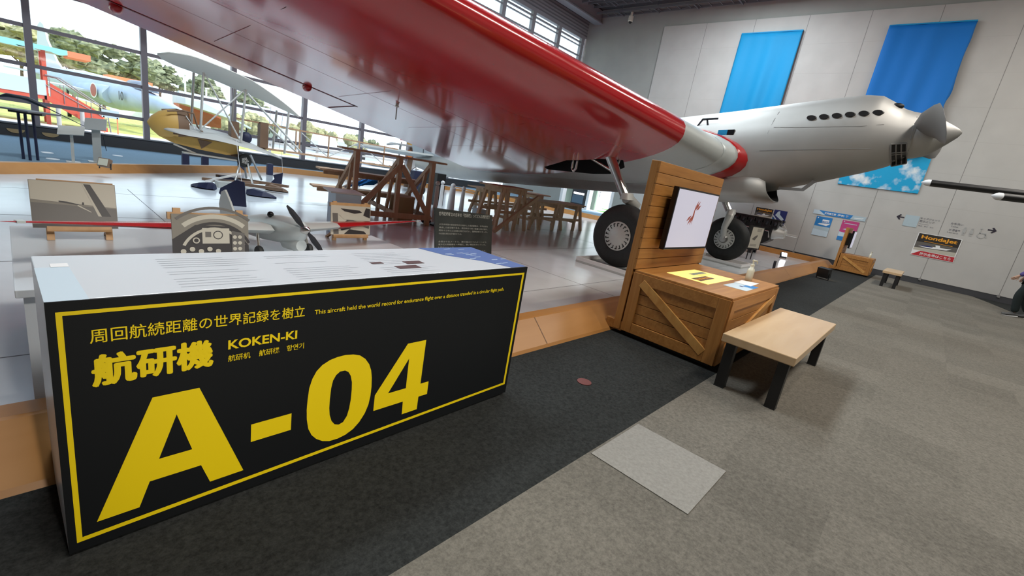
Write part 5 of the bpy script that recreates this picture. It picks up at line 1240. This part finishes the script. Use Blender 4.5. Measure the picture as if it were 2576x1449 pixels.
fin([(0, 0), (.20, 0), (.17, .38), (.06, .40), (-.15, .25), (-.17, .17)], (2.30, 7.95, .04), (.9, -.43, 0), 'dark blue fin standing on the white floor behind the model table')
fin([(0, 0), (.2, 0), (.22, .30), (.02, .22), (.05, .14), (-.02, .05)], (4.05, 11.2, .04), (.9, -.43, 0), 'dark blue fin standing on the white floor beyond the seaplane cradle')
for a, b_, l_ in (((2.42, 7.9, .42), (2.55, 8.6, 1.0), 'thin pale cord rising from the dark fin behind the model table'), ((4.24, 11.1, .34), (4.2, 11.1, .80), 'thin pale cord rising from the dark fin beyond the cradle')):
    q = MB(); q.tube([a, b_], .004, 5); tag(q.build('support_cord', 'wire_white'), l_, 'cord', 'thin cords')
q = MB(); q.tube([(.55, 5.1, .05), (.95, 4.4, .05), (1.25, 3.62, .05)], .006, 5); tag(q.build('floor_cable', 'metal_dark'), 'thin dark cable lying on the white floor behind the sea photograph', 'cable')

# small ultralight behind the work stand
t = thing('ultralight', 'small white-winged ultralight with an ochre tail behind the work stand', 'aircraft', (8.7, 13.0, .04))
q = MB(); rr = [[Vector((x, 13.0+w_*math.cos(2*PI*j/14), z+.03*math.sin(2*PI*j/14))) for j in range(14)] for x, z, w_ in ((8.0, 1.30, .08), (8.25, 1.36, .4), (8.8, 1.37, .55), (9.5, 1.35, .4), (10.1, 1.33, .03))]; q.loft(rr); q.build('canopy_wing', 'fabric_wing', t, smooth=True)
q = MB(); q.poly([(8.82, 1.42), (9.15, 1.36), (9.12, 1.75), (8.9, 1.86)], (0, 13.2, 0), (1, 0, 0), (0, 0, 1), t=.04); q.build('tail_plate', 'ply_yellow', t)
q = MB(); q.poly([(8.86, .04), (9.05, .04), (9.12, 1.4), (8.95, 1.4)], (0, 13.2, 0), (1, 0, 0), (0, 0, 1), t=.05); q.build('tail_post', 'ply_brown', t)
q = MB(); q.poly([(8.4, 1.5), (8.72, 1.47), (8.72, 1.78), (8.4, 1.82)], (0, 12.9, 0), (1, 0, 0), (0, 0, 1), t=.03); q.build('red_flag_panel', 'poster_red', t)
q = MB(); q.lathe((8.72, 12.7, 1.12), (0, 1, 0), [(0, .02), (.0, .11), (.12, .12), (.2, .1), (.2, .02)], 18, True); q.build('engine_pod', 'orange', t, smooth=True, angle=40)
for a, b_ in (((8.3, 12.8, .04), (8.45, 13, 1.36)), ((9.2, 12.8, .04), (9.0, 13, 1.36)), ((8.5, 13.2, .04), (8.55, 13.1, 1.45)), ((8.55, 12.9, .9), (9.0, 12.9, .4))):
    q = MB(); q.tube([a, b_], .02, 8); q.build('frame_tube', 'hub_paint', t)
q = MB(); q.poly([(9.2, .62), (9.75, 1.0), (9.95, 1.52), (9.15, 1.66)], (0, 13.4, 0), (1, 0, 0), (0, 0, 1), t=.02); rp = q.build('rudder', 'white', t)
q = MB()
for a, b_ in (((9.15, 1.66), (9.95, 1.52)), ((9.95, 1.52), (9.75, 1.0)), ((9.75, 1.0), (9.2, .62)), ((9.18, 1.36), (9.9, 1.25))): q.beam((a[0], 13.39, a[1]), (b_[0], 13.39, b_[1]), .02, .025)
q.build('rudder_frame', 'mullion', rp)
q = MB(); q.box((8.9, 12.6, .04), (9.25, 12.9, .62)); q.build('seat_box', 'navy', t)
t.location = (9.3, 13.85, .04); t.scale = (1.06, .8, 1.06)

# ------------------------------------------------------------------ stands and small things in the window bay
t = thing('display_table', 'tall dark square display table on three thin legs by the window', 'table', (.28, 12.2, 0))
q = MB(); q.poly([(-.42, .02), (.10, .36), (.45, .05), (.02, -.33)], (.28, 12.15, .87), (1, 0, 0), (0, 1, 0), t=.025); q.build('top', 'steel_grey', t)
q = MB(); q.obox((.30, 12.15, .83), .42, .3, .04, (.97, -.2, 0), (.2, .97, 0)); q.build('under_frame', 'black', t)
for x, y in ((.20, 12.30), (.28, 12.18), (.38, 12.30)):
    q = MB(); q.cyl((x, y, 0), (x-.01, y, .84), .022, 10); q.build('leg', 'navy', t)
def lectern(P, c, fx_, fy_, w_, label, m_):
    t = thing('sign_stand', label, 'sign stand', (c[0], c[1], 0), group='slanted sign stands by the window')
    q = MB(); q.obox((c[0], c[1], c[2]), fx_, fy_, .02, (.97, -.2, .1), (.15, .8, .58), (-.2, -.56, .8)); q.build('plate', m_, t, bevel=.004)
    q = MB(); q.obox((c[0], c[1]+.02, c[2]*.5-.03), w_, w_*.5, c[2]-.08, (.97, -.2, 0), (.2, .97, 0)); q.build('post', m_, t)
    q = MB(); q.obox((c[0], c[1]+.02, .008), w_+.16, w_+.14, .016); q.build('foot', m_, t)
lectern(0, (.87, 12.47, .60), .38, .26, .045, 'small white slanted sign on a thin post by the window', 'off_white')
lectern(0, (1.27, 12.9, .76), .34, .36, .13, 'larger grey slanted sign on a broad post beside the small white one', 'hub_paint')
for k_, (x, l_) in enumerate(((.20, 'tan half-round cover low on the window base, further from the slanted signs'), (.82, 'tan half-round cover low on the window base, nearer the slanted signs'))):
    q = MB(); q.poly([(-.16*math.cos(PI*j/12), -.10*math.sin(PI*j/12)) for j in range(13)], (x, YW-.062, .17), (1, 0, 0), (0, 0, 1), t=-.0); q.poly([(-.16*math.cos(PI*j/12), -.10*math.sin(PI*j/12)) for j in range(13)], (x, YW-.08, .17), (1, 0, 0), (0, 0, 1), t=.02); tag(q.build('half_round_cover', 'tan'), l_, 'cover', 'half-round covers')
for k_, (x, y, l_) in enumerate(((.58, 13.95, 'flat white oval on the carpet between the dark table and the window'), (.60, 12.78, 'flat white oval on the carpet close to the dark table legs'), (1.84, 14.95, 'flat white oval on the carpet beyond the broad slanted sign'))):
    q = MB(); q.poly(circ(0, 0, .10, 20, .16), (x, y, .002), (1, 0, 0), (0, 1, 0)); tag(q.build('floor_oval', 'white'), l_, 'floor sticker', 'white floor ovals')  # flat white ovals laid just above the blue carpet
q = MB(); q.tube([(-.5, 16, .86), (-.05, 16, .94), (.1, 16, 1.0), (.28, 16, 1.0), (.42, 16, .99), (.6, 16, .91), (.75, 16, .84), (1.2, 16, .62), (1.7, 16, .38)], [.005, .01, .045, .04, .05, .05, .012, .008, .006], 8)
q.tube([(1.7, 16, .38), (1.75, 16, 0)], .008, 6); q.tube([(-.5, 16, .86), (-.5, 16, 0)], .008, 6); tag(q.build('model_rotor', 'metal_dark', smooth=True), 'slender dark rotor-like rod on supports before the window', 'rod')
for x in (2.9, 3.3, 4.1, 4.8):
    q = MB(); q.box((x-.07, 13.4, 0), (x+.07, 13.5, .34)); tag(q.build('stub_post', 'navy'), 'short dark blue post standing in the window bay behind the curb', 'post', 'short dark posts in the bay')

# ------------------------------------------------------------------ outside the glass
b = MB(); b.box((-60, YW+.14, -.25), (140, 26, -.04)); struct(b, 'ground_gravel', 'gravel')
b = MB(); b.box((-90, 26, -.25), (11, 160, -.04)); struct(b, 'ground_lawn', 'grass')
b = MB(); b.box((11, 26, -.25), (260, 160, -.04)); struct(b, 'ground_parking', 'asphalt')
b = MB(); b.box((XW+.75, 9.9, -.2), (24, 13.5, -.01)); struct(b, 'ground_green', 'grass_green')
GZ = -.04
# jet on the lawn
JT, JN = Vector((1.75, 42, 1.95)), Vector((5.9, 26.6, 1.30)); JD = (JN-JT).normalized(); JS = JD.cross(ZU).normalized(); JU = JS.cross(JD)   # JS: side facing away/towards
if JS.y > 0: JS = -JS
t = thing('jet_aircraft', 'blue-grey jet aircraft with a dark round roundel parked on the lawn outside', 'aircraft', (3.6, 34, GZ))
JL = (JN-JT).length
def jp(f_, s_, z): return JT+JD*JL*f_+JS*s_+JU*z
q = MB(); q.loft([[jp(f_, w_*math.cos(2*PI*k_/20), zc+h_*math.sin(2*PI*k_/20)) for k_ in range(20)] for f_, w_, h_, zc in ((0, .42, .42, 0), (.15, .6, .6, .05), (.35, .85, .75, .05), (.6, .9, .75, 0), (.72, .6, .62, .02), (.85, .4, .4, -.05), (.95, .2, .2, -.12), (1, .02, .02, -.16))]); fu = q.build('fuselage', 'jet_blue', t, smooth=True)
q = MB(); o_ = jp(.02, .05, .45); q.poly([(-.2, 0), (3.2, 0), (2.2, .55), (1.1, 1.6), (.75, 2.4), (.35, 2.55), (-.05, 2.35), (-.3, 1.3)], o_, JD, JU, t=.1); q.build('tail_fin', 'jet_grey', t)
for sg in (1, -1):
    q = MB(); q.poly([(0, .6), (2.6, .6), (1.0, 3.4), (.4, 3.4)], jp(.42, 0, -.15), JD, JS*sg, t=.1); q.build('wing', 'jet_grey', t)
    q = MB(); q.poly([(0, .3), (1.5, .3), (.7, 1.7), (.2, 1.7)], jp(.02, 0, .1), JD, JS*sg, t=.08); q.build('tailplane', 'jet_grey', t)
    q = MB(); q.loft([[jp(f_, sg*(.75+.28*w_*math.cos(2*PI*k_/12)), -.05+.42*w_*math.sin(2*PI*k_/12)) for k_ in range(12)] for f_, w_ in ((.45, .6), (.55, .95), (.645, 1))]); q.build('air_intake', 'jet_blue', t, smooth=True, angle=50)
q = MB(); q.loft([[jp(f_, .32*w_*math.cos(PI*k_/10), .5+.42*w_*math.sin(PI*k_/10)) for k_ in range(11)] for f_, w_ in ((.63, .2), (.68, .9), (.75, 1), (.81, .5), (.84, .1))], False, closed=False); q.build('canopy', 'car_glass', t, smooth=True)
rc = jp(.60, 1.08, .0); q = MB(); q.poly(circ(0, 0, .36, 28), rc, JD*(1 if JD.cross(JU).dot(JS) > 0 else -1), JU); q.m = 1; q.poly(circ(0, 0, .30, 28), rc+JS*.01, JD*(1 if JD.cross(JU).dot(JS) > 0 else -1), JU); q.build('roundel', ['white', 'roundel'], fu)
q = MB(); text(q, '10', jp(.70, .70, -.18), JD, JU, .6, bold=.02, height=.42); q.build('number', 'metal_dark', fu)
for f_ in (.35, .85):
    for sg in ((-1, 1) if f_ < .5 else (0,)):
        q = MB(); p = jp(f_, sg*.7, -.3); q.cyl(p, (p.x, p.y, GZ+.2), .05, 8); q.lathe((p.x-.08, p.y, GZ+.24), (1, 0, 0), [(0, .05), (0, .24), (.16, .24), (.16, .05)], 16, True); q.build('landing_gear', 'metal_dark', t)
# red stair and viewing deck
t = thing('viewing_deck', 'red-painted steel stair and roofed viewing deck by the jet', 'stair', (0, 26.5, GZ))
q = MB(); q.box((-3.5, 25.8, .86), (1.25, 27.4, 1.0)); q.build('deck', 'stair_red', t)
for x in (-3.2, -1.2, 1.2):
    q = MB(); q.box((x-.06, 25.8, GZ), (x+.06, 25.92, 2.64)); q.build('post', 'stair_red', t)
    q = MB(); q.box((x-.06, 27.28, GZ), (x+.06, 27.4, 2.64)); q.build('post', 'stair_red', t)
for x in (-.35, 1.47, 2.14):
    q = MB(); q.cyl((x, 25.6, GZ), (x, 25.6, .62), .07, 14); q.build('concrete_pillar', 'concrete', t)
q = MB(); q.box((-3.6, 25.6, 2.62), (1.85, 27.6, 2.72)); q.build('roof', 'pale_blue_roof', t)
q = MB(); P = [(-3.6, .16)]+[(-3.6+5.45*k_/72, -.055*abs(math.sin(PI*k_/6))) for k_ in range(73)]+[(1.85, .16)]
q.poly(P[::1] if 0 else P[::-1][::-1], (0, 25.58, 2.60), (1, 0, 0), ZU, t=.02); q.build('scalloped_edge', 'roof_cyan', t)
q = MB(); q.box((1.85, 25.6, 2.55), (2.5, 27.4, 2.76)); q.build('roof_end', 'roof_orange', t)
for yy in (25.8, 27.3):
    q = MB(); q.poly([(1.2, .84), (1.2, 1.05), (2.9, .12), (2.9, GZ), (2.7, GZ)], (0, yy, 0), (1, 0, 0), ZU, t=-.05); q.build('stringer', 'stair_red', t)
for k_ in range(7):
    q = MB(); q.box((1.25+.235*k_, 25.82, .88-.14*k_), (1.50+.235*k_, 27.3, .91-.14*k_)); q.build('tread', 'stair_red', t)
for yy in (25.78, 27.35):
    q = MB(); q.tube([(1.2, yy, 1.75), (1.6, yy, 1.72), (2.9, yy, .85), (3.0, yy, GZ)], .022, 8); q.tube([(1.2, yy, 1.4), (2.95, yy, .45)], .015, 6)
    for k_ in range(5): q.tube([(1.3+.38*k_, yy, 1.72-.23*k_), (1.3+.38*k_, yy, .9-.21*k_)], .012, 6)
    q.build('handrail', 'mullion', t)
    q = MB(); q.box((-3.5, yy, 1.0), (1.2, yy+.03, 1.55)); q.build('side_panel', 'poster_pale', t)
q = MB(); q.poly([(1.3, .95), (1.3, 1.5), (2.8, .62), (2.8, .2)], (0, 25.79, 0), (1, 0, 0), ZU, t=.02); q.build('stair_panel', 'stair_red', t)
# trees
def tree(x, y, h, r_, label, lm='leaf', trunk=True, seed=0):
    rnd = random.Random(seed); t = thing('tree', label, 'tree', (x, y, GZ), group='trees beyond the lawn')
    q = MB()
    for k_ in range(16):
        a = rnd.uniform(0, 2*PI); rr_ = r_*rnd.uniform(.1, .85); zz = h*rnd.uniform(.52, .93); s_ = r_*rnd.uniform(.28, .5)
        c = Vector((x+rr_*math.cos(a), y+rr_*math.sin(a), zz)); i0 = len(q.v); q.sphere(c, s_, 12, 8, (1.15, 1.15, .62))
        for v in q.v[i0:]: v += (v-c).normalized()*rnd.uniform(-.34, .34)*s_
    q.build('crown', lm, t)
    if trunk:
        q = MB(); q.tube([(x, y, GZ), (x+.1, y, h*.4), (x-.05, y, h*.75)], [.16, .12, .05], 8)
        for k_ in range(4):
            a = k_*1.6+seed; q.tube([(x+.05, y, h*(.38+.08*k_)), (x+r_*.55*math.cos(a), y+r_*.55*math.sin(a), h*(.58+.07*k_))], [.07, .03], 6)
        q.build('trunk', 'bark', t)
TR = [(-3, 66, 7.0, 2.6, 'tall pale tree behind the viewing deck roof', 'leaf_yellow'), (1.6, 72, 6.9, 2.5, 'pale olive tree behind the jet tail', 'leaf_yellow'), (5.0, 66.5, 6.9, 2.3, 'dark pine just beyond the jet tail fin', 'leaf'), (7.9, 72, 6.7, 2.3, 'broad dark pine above the jet spine', 'leaf'), (10.4, 66.5, 6.3, 2.0, 'pine left of the thick window post near the jet nose', 'leaf'), (13.0, 72, 6.5, 1.9, 'tall pine behind the first lamp post', 'leaf'), (15.6, 66.5, 5.4, 1.9, 'lower pine between the lamp posts', 'leaf'), (18.4, 72, 5.2, 1.9, 'loose pine behind the seaplane struts', 'leaf'), (21.5, 66.5, 4.9, 1.9, 'round pine behind the seaplane mast', 'leaf'), (-8, 73, 8, 3, 'large pale tree at the far end of the lawn', 'leaf_yellow')]
for k_, (x, y, h, r_, l_, m_) in enumerate(TR):
    l_ = l_.replace('pine left of', 'pine seen beside'); tree(x, y, h, r_, l_, m_, True, k_)
BU = [(16.4, 48.4, 2.4, 1.4, 'pale bush behind the seaplane boom'), (19.0, 46, 2.3, 1.3, 'bush just behind the white minivan'), (21.9, 48.5, 2.0, 1.3, 'yellowish bush past the white minivan'), (24.4, 46, 1.9, 1.2, 'low bush above the timber work stand'), (26.9, 48, 1.9, 1.1, 'last low bush before the aircraft wing'), (13.4, 46.5, 2.1, 1.2, 'small bush at the end of the pale blue roof')]
for k_, (x, y, h, r_, l_) in enumerate(BU):
    rnd = random.Random(50+k_); q = MB()
    for j in range(10):
        c = Vector((x+rnd.uniform(-1, 1)*r_, y+rnd.uniform(-.6, .6), h*rnd.uniform(.25, .75))); s_ = h*rnd.uniform(.22, .34); i0 = len(q.v); q.sphere(c, s_, 10, 7)
        for v in q.v[i0:]: v += (v-c).normalized()*rnd.uniform(-.3, .3)*s_; v.z = max(v.z, GZ)
    tag(q.build('bush', 'leaf_yellow' if k_ != 4 else 'leaf'), l_, 'bush', 'bushes along the parking')
for x, y, h, l_ in ((8.68, 40, 3.65, 'tall white lamp post nearer the jet'), (9.92, 40, 3.05, 'white lamp post with ringed base behind the seaplane'), (15.2, 39, 2.05, 'short white lamp post behind the seaplane boom')):
    t = thing('lamp_post', l_, 'lamp post', (x, y, GZ), group='white lamp posts outside')
    q = MB(); q.cyl((x, y, GZ), (x, y, h), .055, 10); q.build('pole', 'white', t)
    q = MB(); q.box((x-.06, y-.35, h), (x+.10, y+.05, h+.08)); q.build('lamp_head', 'white', t)
    q = MB(); q.lathe((x, y, GZ), (0, 0, 1), [(0, .28), (.5, .26), (.9, .1)], 16); q.build('base', 'white', t)
t = thing('shop_hut', 'small hut with a bright red roof between the trees', 'building', (7.6, 55, GZ))
q = MB(); q.box((6.6, 54.5, GZ), (9.0, 56.5, 2.7)); q.build('wall', 'white', t)
q = MB(); q.box((6.3, 54.0, 2.7), (9.3, 57, 3.2)); q.build('roof', 'roof_orange', t)
t = thing('long_hall', 'long low hall with pale blue roof behind the seaplane', 'building', (15.5, 52, GZ))
q = MB(); q.box((11.2, 51, GZ), (21, 55, 1.55)); q.build('wall', 'green_grey', t)
q = MB(); q.poly([(51-.4, 1.5), (55.4, 1.5), (55.4, 2.6), (53, 3.0)], (21.2, 0, 0), (0, 1, 0), ZU, t=10.2); q.build('roof', 'pale_blue_roof', t)
t = thing('red_shed', 'low brick-red shed with sloping pale roof beyond the jet nose', 'building', (8.0, 33, GZ))
q = MB(); q.box((7.6, 36.5, .6), (9.9, 38, 1.72))
q.build('wall', 'brick_red', t)
q = MB(); q.poly([(7.4, 2.08), (8.0, 2.1), (11.0, .98), (10.9, .90), (9.9, 1.3), (7.4, 1.72)], (0, 36.4, 0), (1, 0, 0), ZU, t=-2.3); q.build('roof', 'jet_grey', t)
for x in (7.7, 9.7):
    q = MB(); q.box((x-.08, 36.7, GZ), (x+.08, 36.9, .62)); q.build('leg', 'white', t)
def car(x, y, L, h, wd, label, paint='car_white'):
    t = thing('car', label, 'car', (x, y, GZ), group='parked cars outside')
    q = MB(); q.poly([(-L/2, .22), (L/2, .22), (L/2, h*.5), (L*.40, h*.58), (L*.26, h*.97), (-L*.42, h), (-L*.49, h*.6)], (x, y-wd/2, GZ), (1, 0, 0), ZU, t=-wd); q.build('body', paint, t, bevel=.05)
    q = MB(); q.poly([(-L*.44, h*.62), (L*.32, h*.60), (L*.23, h*.92), (-L*.41, h*.94)], (x, y-wd/2-.012, GZ), (1, 0, 0), ZU, t=.01); q.build('side_window', 'car_glass', t)
    for sx_ in (-.3, .32):
        for sy in (-1, 1):
            q = MB(); q.lathe((x+L*sx_, y+sy*(wd/2-.08)-.08, GZ+.3), (0, 1, 0), [(0, .0), (0, .17), (.0, .30), (.16, .30), (.16, .17), (.16, 0)], 18); q.build('wheel', 'rubber', t)
car(18.05, 40, 1.9, 1.35, 1.4, 'white minivan parked facing the bushes outside'); car(16.7, 43.5, 1.8, 1.3, 1.4, 'blue-white car beside the white minivan')
car(16.9, 28.5, 2.6, 1.25, 1.5, 'pale car close to the glass behind the work stand'); car(20.2, 29, 2.6, 1.25, 1.5, 'pale car behind the ultralight')
t = thing('guard_rail', 'pale two-bar guard rail along the parking', 'guard rail', (24, 24.2, GZ))
for z, m_ in ((.25, 'white'), (.50, 'concrete')):
    q = MB(); q.box((8.5, 24.2, z), (40, 24.26, z+.10)); q.build('bar', m_, t)
for k_ in range(14):
    q = MB(); q.box((8.6+2.3*k_, 24.26, GZ), (8.7+2.3*k_, 24.34, .62)); q.build('post', 'concrete', t)
t = thing('notice_board', 'small white and violet notice board on the lawn below the jet', 'sign', (2.93, 25.1, GZ))
q = MB(); q.box((2.67, 25.1, .55), (3.2, 25.14, .85)); q.build('board', 'pale_blue_patch', t)
q = MB(); q.box((2.71, 25.1, GZ), (2.75, 25.14, .6)); q.build('leg', 'roof_orange', t)
q = MB(); q.box((3.12, 25.1, GZ), (3.16, 25.14, .6)); q.build('leg', 'roof_orange', t)
